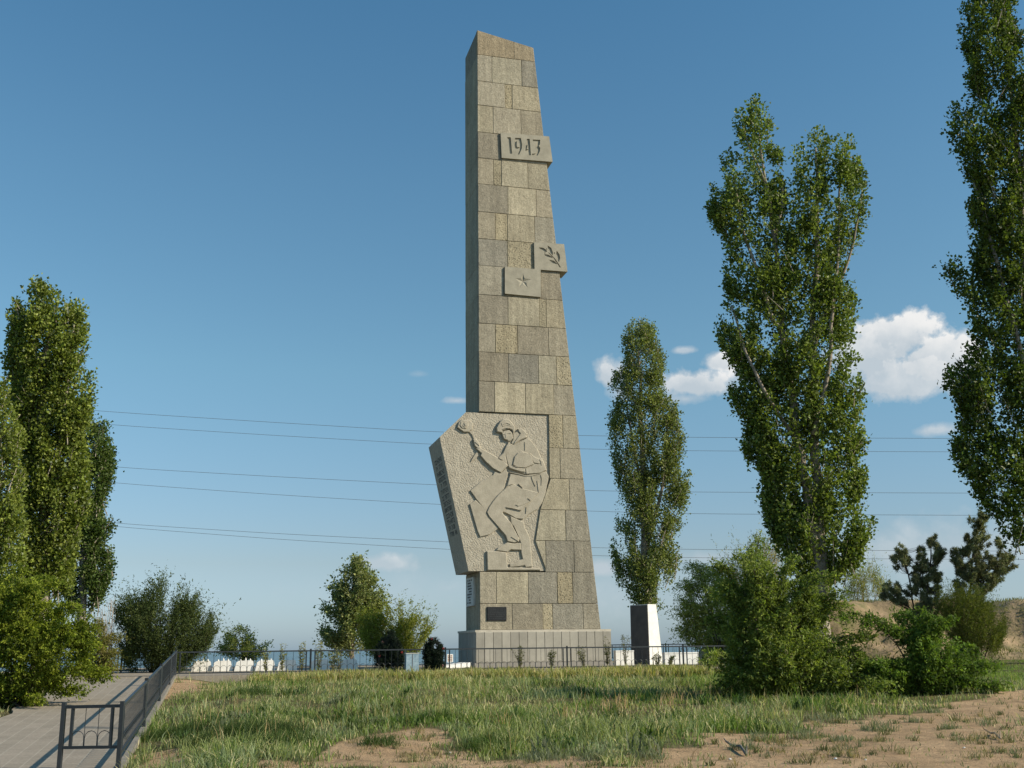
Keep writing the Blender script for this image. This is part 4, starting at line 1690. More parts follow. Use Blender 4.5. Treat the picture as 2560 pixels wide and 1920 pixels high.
# ------------------------------------------------------------------ trees
T1 = [(1638, 203), (1644, 221), (1663, 246), (1668, 281), (1657, 303), (1672, 321), (1688, 334), (1693, 365), (1696, 403), (1709, 425), (1716, 390), (1713, 365), (1708, 334),
      (1719, 307), (1738, 328), (1750, 337), (1747, 293), (1760, 268), (1774, 284), (1790, 303), (1794, 331), (1791, 371), (1799, 372), (1799, 324), (1808, 279), (1822, 296),
      (1833, 304), (1846, 324), (1857, 365), (1876, 399), (1873, 420), (1877, 449), (1860, 487), (1841, 537), (1816, 549), (1821, 581), (1833, 618), (1847, 671), (1847, 733),
      (1834, 763), (1858, 771), (1840, 805), (1862, 831), (1866, 899), (1858, 929), (1868, 968), (1840, 1002), (1866, 1023), (1870, 1053), (1853, 1091), (1885, 1109), (1887, 1147),
      (1866, 1190), (1858, 1215), (1823, 1245), (1794, 1271), (1781, 1284), (1759, 1271), (1691, 1237), (1680, 1177), (1661, 1134), (1653, 1104), (1633, 1070), (1653, 1053),
      (1648, 1023), (1614, 993), (1608, 959), (1618, 929), (1597, 895), (1571, 837), (1593, 827), (1601, 818), (1582, 788), (1556, 754), (1552, 720), (1567, 686), (1571, 639),
      (1567, 599), (1574, 565), (1578, 549), (1563, 527), (1550, 496), (1532, 459), (1541, 437), (1536, 402), (1544, 384), (1566, 390), (1561, 359), (1566, 327), (1588, 327),
      (1594, 346), (1607, 327), (1586, 277), (1585, 246), (1600, 237), (1616, 256), (1619, 290), (1622, 265), (1621, 227)]
poplar('tall twin-topped poplar rising behind the big green bush', T1, 67, (1775, 1300), [
    [(1772, 1270, 15), (1745, 1050, 12), (1720, 950, 10), (1700, 800, 8), (1690, 715, 7), (1674, 520, 5), (1655, 400, 3.5), (1640, 290, 2)],
    [(1778, 1290, 14), (1768, 1050, 11), (1758, 850, 9), (1757, 740, 8), (1765, 560, 6), (1765, 400, 4), (1762, 320, 2)],
    [(1757, 940, 6, -0.5), (1790, 800, 5, -0.6), (1800, 660, 4, -0.6), (1812, 520, 3), (1815, 380, 2)],
    [(1690, 715, 5, -0.5), (1668, 690, 5, -0.8), (1640, 600, 4, -0.8), (1600, 480, 3), (1585, 380, 2)],
    [(1720, 950, 5), (1660, 860, 4, -1.0), (1610, 760, 3, -1.0), (1580, 660, 2)],
    [(1674, 520, 4), (1690, 440, 3), (1690, 380, 1.5)], [(1655, 400, 3), (1612, 300, 2), (1600, 250, 1)],
    [(1800, 660, 3), (1845, 520, 2.5), (1862, 420, 1.5)]],
    4300, 20, 0.20, 11, cap=75, voids=[(1702, 470, 9), (1742, 800, 12), (1716, 560, 9), (1640, 430, 9), (1625, 540, 9), (1780, 850, 9), (1735, 870, 9), (1590, 600, 8)], nvoid=26)

TM = [(1376, 683), (1397, 697), (1415, 718), (1417, 742), (1431, 762), (1433, 795), (1435, 827), (1431, 856), (1460, 876), (1468, 917), (1480, 949), (1472, 982), (1492, 1014),
      (1486, 1063), (1484, 1091), (1466, 1108), (1472, 1144), (1466, 1189), (1464, 1221), (1443, 1254), (1439, 1290), (1427, 1315), (1405, 1325), (1386, 1319), (1354, 1286), (1350, 1265), (1332, 1250),
      (1328, 1217), (1319, 1185), (1340, 1160), (1328, 1124), (1342, 1095), (1326, 1075), (1336, 1039), (1324, 998), (1319, 957), (1321, 900), (1326, 872), (1344, 860), (1323, 844),
      (1317, 819), (1346, 799), (1352, 779), (1344, 738), (1354, 714), (1360, 693)]
poplar('slim single poplar standing right behind the white pillar', TM, 76, (1398, 1330), [
    [(1398, 1310, 9), (1392, 1150, 7), (1388, 1000, 6), (1384, 850, 4), (1378, 740, 2)],
    [(1395, 1200, 4), (1425, 1080, 3.5), (1440, 980, 2.5), (1440, 900, 1.5)],
    [(1390, 1050, 4), (1365, 950, 3), (1355, 880, 1.5)]],
    2400, 24, 0.14, 12, cap=60, voids=[(1398, 897, 10), (1427, 1060, 10), (1396, 1000, 7)], nvoid=16, slen=1.0, srad=0.22,
    cols=[(0.068, 0.10, 0.038), (0.09, 0.125, 0.046), (0.112, 0.145, 0.056), (0.055, 0.086, 0.034)], light=0.07)

TR = [(2096, -20), (2083, 15), (2080, 40), (2085, 80), (2089, 110), (2096, 146), (2092, 168), (2100, 197), (2118, 215), (2092, 219), (2063, 230), (2058, 248), (2054, 292), (2063, 321),
      (2071, 345), (2096, 347), (2091, 383), (2111, 402), (2114, 416), (2096, 449), (2103, 485), (2118, 507), (2096, 533), (2107, 569), (2119, 612), (2089, 600), (2085, 565),
      (2061, 561), (2042, 578), (2059, 617), (2085, 651), (2102, 702), (2110, 749), (2085, 758), (2070, 792), (2048, 813), (2040, 835), (2065, 856), (2072, 890), (2089, 907),
      (2066, 924), (2061, 967), (2072, 1014), (2102, 1035), (2110, 1070), (2140, 1108), (2162, 1138), (2174, 1172), (2209, 1185), (2243, 1160), (2330, 1000), (2345, 600),
      (2325, 300), (2290, 100), (2250, 20), (2215, 85), (2192, 60), (2188, 20), (2190, -60), (2160, -150), (2120, -120)]
poplar('huge tall poplar cut off by the right edge of the view', TR, 57.5, (2255, 1330), [
    [(2255, 1300, 17), (2245, 1000, 14), (2225, 700, 11), (2205, 450, 9), (2190, 280, 6), (2180, 130, 4), (2165, -20, 2)],
    [(2245, 900, 7, -0.8), (2190, 700, 5, -1), (2140, 520, 4, -0.8), (2100, 380, 3)],
    [(2205, 450, 6), (2215, 330, 5), (2240, 150, 3)], [(2225, 700, 6), (2265, 500, 4), (2280, 300, 2)]],
    3700, 22, 0.185, 13, cap=85, limb_out=0.05, nvoid=22, voids=[(2198, 150, 10), (2125, 330, 9), (2205, 360, 9), (2140, 690, 8), (2200, 560, 9)],
    cols=[(0.03, 0.055, 0.014), (0.05, 0.085, 0.018), (0.07, 0.105, 0.022), (0.025, 0.045, 0.014)], light=0.035)

TL = [(84, 605), (99, 610), (103, 629), (126, 632), (131, 655), (144, 674), (150, 662), (172, 662), (176, 681), (180, 715), (186, 764), (176, 783), (199, 801), (195, 828), (202, 846),
      (191, 865), (195, 899), (187, 914), (170, 945), (180, 978), (184, 1040), (182, 1105), (165, 1150), (156, 1210), (148, 1270), (60, 1300), (40, 1200), (45, 1080), (50, 980), (41, 906), (30, 884), (32, 842), (30, 809), (13, 798),
      (17, 760), (22, 738), (34, 704), (24, 689), (26, 666), (49, 659), (52, 629), (75, 618)]
GREENER = [(0.060, 0.092, 0.02), (0.080, 0.116, 0.026), (0.108, 0.145, 0.038), (0.048, 0.075, 0.019)]
poplar('broad tall poplar behind the large left bush', TL, 47, (95, 1330), [
    [(95, 1300, 13), (95, 1100, 10), (88, 900, 8), (95, 780, 6), (110, 720, 4), (100, 650, 2)],
    [(95, 1100, 6), (130, 950, 4), (150, 800, 3), (160, 700, 1.5)], [(88, 900, 5), (60, 790, 3), (45, 700, 1.5)]],
    3100, 22, 0.135, 14, cap=70, nvoid=24, vsize=(5, 11), plume=(80, 85, 15), cols=GREENER, slen=0.9, srad=0.2, light=0.03)
TL2 = [(208, 912), (229, 910), (233, 933), (244, 955), (240, 993), (244, 1023), (233, 1056), (221, 1086), (210, 1113), (225, 1128), (244, 1131), (236, 1154), (210, 1175), (228, 1196), (242, 1194),
       (237, 1244), (224, 1288), (202, 1311), (148, 1310), (134, 1262), (148, 1163), (166, 1091), (179, 1046), (170, 966), (185, 925)]
poplar('smaller darker poplar right of the broad left poplar', TL2, 58, (178, 1340), [
    [(178, 1310, 9), (182, 1180, 7), (190, 1060, 5), (205, 960, 2)], [(182, 1180, 4), (215, 1100, 2.5), (225, 1000, 1.5)]],
    1300, 22, 0.13, 15, cap=50, nvoid=14, cols=[(0.03, 0.058, 0.018), (0.042, 0.075, 0.022), (0.055, 0.085, 0.028)], slen=0.9, srad=0.2, light=0.03)
TL3 = [(-10, 800), (8, 828), (15, 858), (28, 899), (41, 925), (46, 1000), (40, 1100), (50, 1200), (40, 1290), (-70, 1290), (-110, 1150), (-110, 950), (-60, 830)]
poplar('poplar mostly outside the left edge of the view', TL3, 44, (-30, 1330), [
    [(-30, 1300, 12), (-25, 1100, 9), (-20, 950, 5), (-12, 840, 2)], [(-25, 1100, 5), (15, 1020, 4), (22, 940, 2)]],
    1500, 22, 0.12, 16, cap=60, nvoid=12, cols=GREENER, slen=0.9, srad=0.2)


# ------------------------------------------------------------------ shrubs and small trees
def shrub(name, label, cat, poly, Y, base, n, per, leaf, seed, cols, cap=60, slen=0.55, srad=0.07, aspect=0.42, droop=0.25, up=0.6, out=0.8, nvoid=10, vsize=(5, 12),
          stems=12, mat='soft_leaf', stem_mat='darkbark', group=None, light=0.0, jitter=0.5, voids=(), tree=False, plume=None, inset=3, sprays=()):
    rng = np.random.default_rng(seed)
    b = P(base[0], base[1], Y)
    b.z = float(H(b.x, b.y))
    t = empty(name, b, label, cat, group)
    pts, dist = crown_points(poly, n, Y, rng, cap, voids, nvoid, vsize, inset, plume, 0.24)
    arms = []
    if sprays:
        ex, ed_ = [], []
        for sp_ in sprays:
            dz = rng.uniform(-0.5, 0.3)
            pp = [P(x, y, Y + dz * (k_ + 1) * 0.5) for k_, (x, y) in enumerate(sp_)]
            for rpt in range(2):
                off = Vector((rng.normal(0, 0.12), rng.normal(0, 0.4), rng.normal(0, 0.10))) if rpt else Vector((0, 0, 0))
                line = []
                for k_ in range(len(pp) - 1):
                    for f_ in np.linspace(0, 1, 9)[:-1]:
                        q = pp[k_].lerp(pp[k_ + 1], f_) + off * (k_ + f_)
                        line.append(q)
                line.append(pp[-1] + off * (len(pp) - 1))
                arms.append(line)
                for q in line[3:]:
                    for _ in range(2):
                        ex.append((q.x + rng.normal(0, 0.06), q.y + rng.normal(0, 0.06), q.z + rng.normal(0, 0.06)))
        pts = np.concatenate([pts, np.array(ex)])
        dist = np.concatenate([dist, np.full(len(ex), 9.0)])
        n = len(pts)
    ax = np.array([b.x, b.y, 0.0]) * np.ones((n, 1))
    ax[:, 2] = pts[:, 2]
    Vx, C, d = shoots(pts, ax, rng, per, slen, srad, leaf, cols, up, out, droop, aspect, 0.22, light, jitter, dist < 14 * Y / F)
    make_foliage('crown' if tree else 'foliage', Vx, C, M[mat], t)
    mb = MB()
    sel = rng.choice(n, min(stems, n), replace=False)
    h = pts[:, 2].max() - b.z
    for line in arms:
        mb.tube(line, [0.016 - 0.011 * k_ / len(line) for k_ in range(len(line))], 5, False)
    for i in sel:
        q = Vector(pts[i])
        r = 0.012 + 0.006 * h
        if tree:
            s = Vector((b.x, b.y, b.z + (q.z - b.z) * 0.45))
            mb.tube([s, s.lerp(q, 0.6) + Vector((0, 0, 0.05 * h)), q], [r, r * 0.7, r * 0.25], 5, False)
        else:
            s = b + Vector((rng.normal(0, 0.15), rng.normal(0, 0.15), 0))
            mid = s.lerp(q, 0.55) + Vector((0, 0, 0.12 * h))
            mb.tube([s, mid, q], [r, r * 0.7, r * 0.25], 5, False)
    for i in rng.choice(n, min(stems * 6, n), replace=False):
        q = Vector(pts[i])
        dd = Vector(d[i])
        mb.tube([q - dd * slen * 0.7, q + dd * slen * 0.45], [0.008, 0.003], 4, False)
    if tree:
        top = pts[pts[:, 2].argmax()]
        mb.tube([b - Vector((0, 0, 0.1)), b.lerp(Vector(top), 0.4), b.lerp(Vector(top), 0.9)], [0.03 * h, 0.02 * h, 0.005 * h], 7)
    mb.build('trunk' if tree else 'stem', M[stem_mat], t, True)
    return t


BUSH = [(0.066, 0.106, 0.028), (0.092, 0.138, 0.036), (0.125, 0.17, 0.052), (0.046, 0.072, 0.02)]
B1 = [(1560, 1240), (1597, 1260), (1604, 1217), (1618, 1199), (1640, 1185), (1665, 1205), (1676, 1224), (1690, 1250), (1722, 1240), (1752, 1250), (1755, 1270), (1809, 1281), (1800, 1310),
      (1791, 1340), (1800, 1370), (1855, 1378), (1845, 1403), (1855, 1439), (1877, 1468), (1848, 1504), (1776, 1515), (1687, 1522), (1590, 1512), (1562, 1478), (1545, 1440), (1575, 1420),
      (1560, 1370), (1575, 1320), (1545, 1280)]
shrub('leafy_bush', 'biggest bright green leafy bush right of the white pillar', 'bush', B1, 31, (1690, 1515), 4200, 16, 0.095, 21, BUSH, light=0.04, cap=120, nvoid=10, stems=16, group='bushes right of the monument', slen=0.5, plume=(60, 95, 19), inset=9, sprays=[
          [(1640, 1330), (1625, 1240), (1640, 1165)], [(1700, 1330), (1740, 1250), (1768, 1238)], [(1720, 1360), (1790, 1290), (1818, 1276)], [(1740, 1400), (1830, 1372), (1866, 1380)],
          [(1720, 1440), (1840, 1400), (1858, 1415)], [(1620, 1380), (1560, 1330), (1532, 1338)], [(1600, 1430), (1550, 1410), (1526, 1428)], [(1600, 1300), (1568, 1232), (1542, 1222)],
          [(1650, 1300), (1606, 1215), (1596, 1196)], [(1680, 1300), (1690, 1240), (1705, 1222)], [(1600, 1450), (1560, 1480), (1535, 1496)], [(1800, 1450), (1860, 1470), (1885, 1484)],
          [(1640, 1360), (1590, 1290), (1560, 1270)], [(1760, 1430), (1850, 1440), (1880, 1436)]])
B2 = [(1868, 1339), (1884, 1332), (1920, 1328), (1949, 1346), (1978, 1353), (1992, 1332), (2021, 1328), (2042, 1346), (2028, 1368), (2053, 1378), (2085, 1393), (2100, 1414), (2121, 1436),
      (2107, 1457), (2100, 1479), (2082, 1493), (2010, 1504), (1956, 1508), (1884, 1503), (1865, 1470), (1875, 1435), (1927, 1414), (1960, 1414), (1956, 1389), (1935, 1368), (1909, 1353), (1881, 1353)]
shrub('leafy_bush', 'lower green leafy bush with a long side branch above the sand', 'bush', B2, 31, (1985, 1500), 2000, 16, 0.095, 22,
      [(0.045, 0.088, 0.02), (0.06, 0.11, 0.024), (0.082, 0.136, 0.03), (0.034, 0.06, 0.016)], cap=80, nvoid=6, stems=12, group='bushes right of the monument', slen=0.45, plume=(40, 70, 17), inset=7, sprays=[
          [(1970, 1400), (1930, 1360), (1885, 1335), (1862, 1348)], [(2000, 1420), (1990, 1350), (2006, 1322)], [(2010, 1410), (2035, 1350), (2054, 1338)], [(2030, 1430), (2090, 1395), (2110, 1410)],
          [(2040, 1450), (2110, 1440), (2132, 1434)], [(1990, 1430), (1950, 1345), (1936, 1326)], [(2060, 1470), (2120, 1482), (2150, 1490)], [(1920, 1450), (1880, 1430), (1860, 1440)]])
B1A = [(1485, 1209), (1518, 1209), (1536, 1224), (1561, 1234), (1600, 1262), (1620, 1300), (1600, 1390), (1536, 1400), (1489, 1395), (1457, 1357), (1482, 1346), (1460, 1332), (1464, 1314),
       (1457, 1292), (1478, 1281), (1471, 1267), (1475, 1245), (1500, 1252), (1489, 1231)]
shrub('oleaster_bush', 'grey-green narrow-leaved bush behind the railing right of the white pillar', 'bush', B1A, 63, (1560, 1425), 1700, 15, 0.15, 23,
      [(0.10, 0.14, 0.05), (0.135, 0.17, 0.065), (0.08, 0.115, 0.036)], cap=70, nvoid=14, aspect=0.3, slen=0.9, srad=0.1, droop=0.35, stems=14)
BP = [(1555, 1225), (1580, 1190), (1610, 1172), (1640, 1155), (1680, 1170), (1692, 1200), (1695, 1290), (1600, 1300), (1562, 1255)]
shrub('willow_shrub', 'pale feathery shrub showing above the biggest leafy bush', 'shrub', BP, 71, (1630, 1420), 420, 14, 0.2, 24,
      [(0.15, 0.17, 0.09), (0.19, 0.20, 0.12), (0.12, 0.145, 0.06)], cap=50, nvoid=10, aspect=0.16, slen=1.6, srad=0.14, droop=0.0, up=1.3, out=0.3, stems=30, jitter=0.25, stem_mat='drytwig')
BM = [(1800, 1298), (1790, 1265), (1812, 1242), (1850, 1228), (1880, 1224), (1908, 1242), (1920, 1275), (1905, 1300)]
shrub('mound_shrub', 'pale green tufted shrub growing on top of the sand bank', 'shrub', BM, 78, (1855, 1300), 380, 14, 0.18, 25,
      [(0.12, 0.15, 0.05), (0.15, 0.18, 0.07), (0.10, 0.12, 0.04)], cap=40, nvoid=8, aspect=0.18, slen=1.2, srad=0.14, droop=0.0, up=1.3, out=0.3, stems=10, jitter=0.3, stem_mat='drytwig')
BD = [(249, 1327), (253, 1305), (281, 1285), (307, 1291), (323, 1277), (318, 1257), (338, 1265), (349, 1232), (359, 1254), (363, 1280), (377, 1277), (384, 1254), (399, 1274), (405, 1299),
      (416, 1291), (425, 1291), (430, 1313), (450, 1330), (476, 1341), (456, 1356), (472, 1372), (450, 1384), (458, 1400), (422, 1417), (390, 1446), (276, 1446), (258, 1406)]
shrub('dark_shrub', 'dark spiky-topped shrub behind the railing corner', 'shrub', BD, 53, (335, 1442), 3600, 15, 0.12, 26,
      [(0.024, 0.042, 0.018), (0.036, 0.058, 0.024), (0.058, 0.082, 0.034)], cap=90, nvoid=8, aspect=0.32, slen=0.9, srad=0.09, droop=0.05, up=1.2, out=0.55, stems=14, plume=(46, 85, 13))  # leaf colours darkened in place of the monument's shadow
BS = [(471, 1402), (482, 1380), (496, 1358), (510, 1355), (527, 1349), (544, 1363), (547, 1383), (570, 1377), (581, 1397), (581, 1408), (555, 1424), (499, 1424), (478, 1412)]
shrub('small_tree', 'small open-crowned green tree above the white markers', 'tree', BS, 76, (528, 1440), 330, 14, 0.17, 27,
      [(0.075, 0.11, 0.04), (0.095, 0.13, 0.05), (0.115, 0.145, 0.055)], cap=40, nvoid=9, aspect=0.4, slen=0.8, srad=0.14, droop=0.1, stems=12, tree=True)
BB = [(696, 1363), (699, 1341), (696, 1313), (713, 1293), (721, 1276), (727, 1248), (735, 1231), (747, 1223), (755, 1223), (761, 1197), (780, 1209), (783, 1223), (795, 1234), (809, 1254),
      (814, 1271), (828, 1299), (820, 1313), (812, 1335), (803, 1363), (785, 1402), (733, 1402), (707, 1388)]
shrub('round_tree', 'grey-green dense tree with a pointed top left of the wreaths', 'tree', BB, 65, (758, 1438), 1150, 18, 0.15, 28,
      [(0.072, 0.105, 0.05), (0.095, 0.13, 0.06), (0.125, 0.155, 0.08)], cap=70, nvoid=12, aspect=0.7, slen=0.9, srad=0.18, droop=0.15, stems=16, tree=True, mat='leaf', light=0.05, stem_mat='bark')
BY = [(775, 1330), (809, 1318), (831, 1322), (845, 1308), (859, 1302), (887, 1304), (893, 1324), (910, 1335), (935, 1358), (921, 1380), (910, 1408), (800, 1412), (778, 1390)]
shrub('yellow_green_shrub', 'yellow-green feathery shrub behind the dark wreaths', 'shrub', BY, 60, (860, 1435), 1250, 15, 0.14, 29,
      [(0.10, 0.14, 0.025), (0.13, 0.165, 0.04), (0.085, 0.115, 0.025), (0.12, 0.14, 0.06)], cap=60, nvoid=8, aspect=0.32, slen=0.9, srad=0.1, droop=0.05, up=1.0, out=0.6, stems=12)
BL = [(-70, 1240), (0, 1252), (40, 1238), (90, 1268), (130, 1300), (160, 1330), (188, 1348), (202, 1380), (192, 1420), (208, 1455), (150, 1477), (100, 1492), (60, 1503), (22, 1525), (-70, 1560)]
shrub('leafy_bush', 'large bright green bush spilling onto the left of the path', 'bush', BL, 33, (60, 1495), 3200, 17, 0.09, 30,
      [(0.062, 0.096, 0.013), (0.088, 0.126, 0.017), (0.115, 0.155, 0.024), (0.045, 0.072, 0.012)], cap=110, nvoid=4, stems=14, slen=0.5, aspect=0.5, plume=(70, 80, 20), inset=6, sprays=[
          [(130, 1400), (180, 1380), (216, 1396)], [(100, 1340), (150, 1310), (194, 1336)], [(140, 1440), (200, 1450), (232, 1448)], [(60, 1290), (90, 1252), (124, 1262)],
          [(90, 1470), (130, 1490), (176, 1484)], [(20, 1290), (30, 1240), (56, 1222)], [(40, 1480), (60, 1510), (90, 1520)], [(120, 1370), (170, 1345), (206, 1356)]])
BL2 = [(190, 1352), (214, 1330), (242, 1348), (262, 1372), (270, 1417), (250, 1450), (215, 1460), (180, 1456)]
shrub('dull_shrub', 'dull olive shrub between the large left bush and the dark shrub', 'shrub', BL2, 50, (220, 1455), 420, 15, 0.11, 31,
      [(0.075, 0.085, 0.028), (0.10, 0.105, 0.04), (0.06, 0.075, 0.022)], cap=50, nvoid=6, stems=10, slen=0.6, aspect=0.4)
PU = [(2030, 1286), (2061, 1281), (2089, 1272), (2112, 1279), (2136, 1305), (2157, 1326), (2178, 1349), (2171, 1382), (2155, 1410), (2112, 1419), (2077, 1412), (2050, 1380), (2028, 1338)]
shrub('juniper_shrub', 'dense dark olive shrub at the foot of the taller pine', 'shrub', PU, 57, (2110, 1418), 2200, 16, 0.12, 32,
      [(0.03, 0.05, 0.012), (0.05, 0.072, 0.018), (0.07, 0.088, 0.024)], cap=80, nvoid=4, aspect=0.22, slen=0.9, srad=0.08, droop=0.0, up=1.1, out=0.5, stems=10)


# leafless twiggy shrub
def bare_shrub(name, label, x, y0, y1, spread, Y, seed, n=26, mat='drytwig'):
    rng = np.random.default_rng(seed)
    b = P(x, y0, Y)
    b.z = float(H(b.x, b.y)) - 0.05
    t = empty(name, b, label, 'shrub')
    mb, tw = MB(), MB()
    k = Y / F
    for i in range(n):
        q = P(x + rng.uniform(-1, 1) * spread, y1 + rng.uniform(0, 0.5) * (y0 - y1), Y) + Vector((0, rng.uniform(-1, 1) * spread * k, 0))
        mid = b.lerp(q, 0.5) + Vector((rng.normal(0, 0.05), rng.normal(0, 0.05), 0.1))
        mb.tube([b, mid, q], [0.022, 0.014, 0.006], 4, False)
        for j in range(4):
            s = b.lerp(q, rng.uniform(0.4, 0.95))
            e = s + Vector((rng.normal(0, 0.14), rng.normal(0, 0.14), rng.uniform(0.15, 0.5)))
            tw.tube([s, e], [0.01, 0.004], 4, False)
    mb.build('stem', M[mat], t)
    tw.build('twig', M[mat], t)


bare_shrub('dry_shrub', 'leafless dry tan shrub beside the dark shrub', 228, 1440, 1290, 22, 52, 41)


# pines ------------------------------------------------------------------
def pine(label, Y, base, trunk, tufts_poly, n, seed, extra=()):
    rng = np.random.default_rng(seed)
    b = P(base[0], base[1], Y)
    b.z = float(H(b.x, b.y))
    t = empty('pine_tree', b, label, 'tree', 'young pines in front of the sand bank')
    pts = []
    for poly, k, cap in tufts_poly:
        p, _ = crown_points(poly, k, Y, rng, cap, (), 16, (5, 10), 3)
        pts.append(p)
    pts = np.concatenate(pts)
    mb = MB()
    limbs(mb, trunk, Y, 0.0, 0.6)
    tr = [Vector(P(q[0], q[1], Y)) for q in trunk[0]]
    for q in pts:
        q = Vector(q)
        # nearest lower point of the trunk
        z = q.z - 0.5 - 0.25 * math.hypot(q.x - tr[0].x, q.y - tr[0].y)
        best = min((s for tt in trunk for s in [Vector(P(w[0], w[1], Y)) for w in tt]), key=lambda s: abs(s.z - z) + 0.6 * (s - q).length)
        mb.tube([best, best.lerp(q, 0.5) - Vector((0, 0, 0.12)), q], [0.010, 0.008, 0.005], 4, False)
    mb.build('trunk', M['darkbark'], t, True)
    per = 105
    idx = np.repeat(np.arange(len(pts)), per)
    ax = rand_unit(len(pts), rng) * 0.5 + np.array([0, 0, 0.9])
    o = pts - np.array([b.x, b.y, 0])
    o[:, 2] = 0
    ax += o / (np.linalg.norm(o, axis=1, keepdims=True) + 0.01) * 0.7
    ax /= np.linalg.norm(ax, axis=1, keepdims=True)
    tt = rng.uniform(-0.16, 0.16, len(idx))
    L = rng.uniform(0.14, 0.26, len(idx))
    d = rand_unit(len(idx), rng) * 0.9 + ax[idx] * 0.35
    d /= np.linalg.norm(d, axis=1, keepdims=True)
    c = pts[idx] + ax[idx] * tt[:, None] + d * L[:, None] * 0.5
    Vx = leaf_quads(c, d, rand_unit(len(idx), rng), L, np.full(len(idx), 0.034), 0.1)
    cols = palette(len(idx), [(0.066, 0.096, 0.058), (0.095, 0.122, 0.076), (0.135, 0.155, 0.108)], rng, 0.2)
    cols = cols * rng.uniform(0.6, 1.35, (len(pts), 1))[idx]
    make_foliage('crown', Vx, np.repeat(cols, 4, 0), M['needle'], t)


pine('shorter bushy young pine with forked stems left of the taller pine', 63, (1998, 1400), [
    [(1998, 1380, 5), (2000, 1300, 4), (2008, 1230, 3), (2014, 1160, 1.5)],
    [(1995, 1370, 4), (1975, 1320, 3), (1962, 1240, 2.5), (1948, 1190, 1.5)], [(1975, 1320, 2.5), (1930, 1290, 2), (1905, 1280, 1.5)]],
    [([(1945, 1171), (1969, 1190), (1985, 1182), (2016, 1147), (2028, 1167), (2044, 1197), (2040, 1221), (2032, 1260), (2030, 1330), (2022, 1390), (1968, 1375), (1958, 1312), (1905, 1298), (1885, 1267), (1937, 1250), (1924, 1207)], 290, 45)], 0, 51)
pine('taller open-branched young pine near the right edge', 62, (2098, 1400), [
    [(2098, 1390, 6), (2096, 1300, 5), (2098, 1220, 4), (2112, 1150, 3), (2121, 1105, 1.5)],
    [(2097, 1260, 3), (2140, 1230, 2.5), (2190, 1208, 1.5)], [(2097, 1250, 3), (2070, 1215, 2), (2058, 1195, 1.5)], [(2104, 1190, 2.5), (2140, 1160, 2)]],
    [([(2122, 1099), (2131, 1115), (2145, 1146), (2162, 1169), (2178, 1192), (2201, 1204), (2201, 1221), (2180, 1242), (2166, 1255), (2142, 1275), (2134, 1330), (2070, 1330), (2060, 1262), (2066, 1232), (2052, 1211), (2054, 1188), (2080, 1182), (2078, 1157), (2082, 1129), (2103, 1115)], 310, 50)], 0, 52)


# ------------------------------------------------------------------ wreaths leaning on the railing
def wreath(label, poly, Y, seed, hole=None):
    rng = np.random.default_rng(seed)
    xs = [p[0] for p in poly]
    xm = (min(xs) + max(xs)) / 2
    b = P(xm, 1442, Y)
    b.z = -0.05
    t = empty('memorial_wreath', b, label, 'wreath', 'dark wreaths at the railing')
    mb = MB()
    ring = [P(x, y, Y) for x, y in poly]
    c = P(xm, 1410, Y)
    fr = [c.lerp(p, 0.86) for p in ring]
    n = len(fr)
    if hole is None:
        vs = [p - V_ * 0.03 for p in fr] + [p + V_ * 0.08 for p in fr]
        mb.add(vs, [tuple(range(n)), tuple(range(2 * n - 1, n - 1, -1))] + [(i, n + i, n + (i + 1) % n, (i + 1) % n) for i in range(n)])
    else:
        h = P(hole[0], hole[1], Y)
        hr = hole[2] * Y / F
        inner = []
        for p in fr:
            d = (p - h)
            d.normalize()
            inner.append(h + d * hr)
        vs = [p - V_ * 0.03 for p in fr] + [p - V_ * 0.03 for p in inner] + [p + V_ * 0.08 for p in fr] + [p + V_ * 0.08 for p in inner]
        fs = []
        for i in range(n):
            j = (i + 1) % n
            fs += [(i, j, n + j, n + i), (2 * n + i, 3 * n + i, 3 * n + j, 2 * n + j), (i, 2 * n + i, 2 * n + j, j), (n + i, n + j, 3 * n + j, 3 * n + i)]
        mb.add(vs, fs)
    mb.build('backing', M['black'], t)
    pts, dist = crown_points(poly, 420, Y, rng, 14, () if hole is None else [(hole[0], hole[1], hole[2])], 0)
    per = 16
    idx = np.repeat(np.arange(len(pts)), per)
    d = rand_unit(len(idx), rng)
    L = rng.uniform(0.07, 0.13, len(idx))
    cc = pts[idx] + d * L[:, None] * 0.5
    Vx = leaf_quads(cc, d, rand_unit(len(idx), rng), L, np.full(len(idx), 0.018), 0.1)
    make_foliage('fir_sprigs', Vx, np.repeat(palette(len(idx), [(0.004, 0.010, 0.006), (0.006, 0.014, 0.009), (0.009, 0.018, 0.012)], rng, 0.2), 4, 0), M['needle'], t)
    for k in range(3):
        i = rng.integers(0, len(poly))
        p = P(*poly[i], Y).lerp(c, rng.uniform(0.05, 0.3)) - V_ * rng.uniform(0.05, 0.15)
        m = MB()
        for a in range(5):
            an = 2 * math.pi * a / 5 + k
            dv = U * math.cos(an) + Vector((0, 0, 1)) * math.sin(an)
            m.tube([p, p + dv * 0.03 - V_ * 0.03, p + dv * 0.05], [0.006, 0.024, 0.01], 5)
        m.build('flower', M['red'] if k % 3 else M['pinkpetal'], t)
    # wooden stake legs
    m = MB()
    for s in (-0.3, 0.3):
        q = b + U * s
        m.bar(q + V_ * 0.12, P(xm, 1375, Y) + U * s * 0.3 + V_ * 0.12, 0.03, 0.03)
    m.build('stake', M['darkbark'], t)


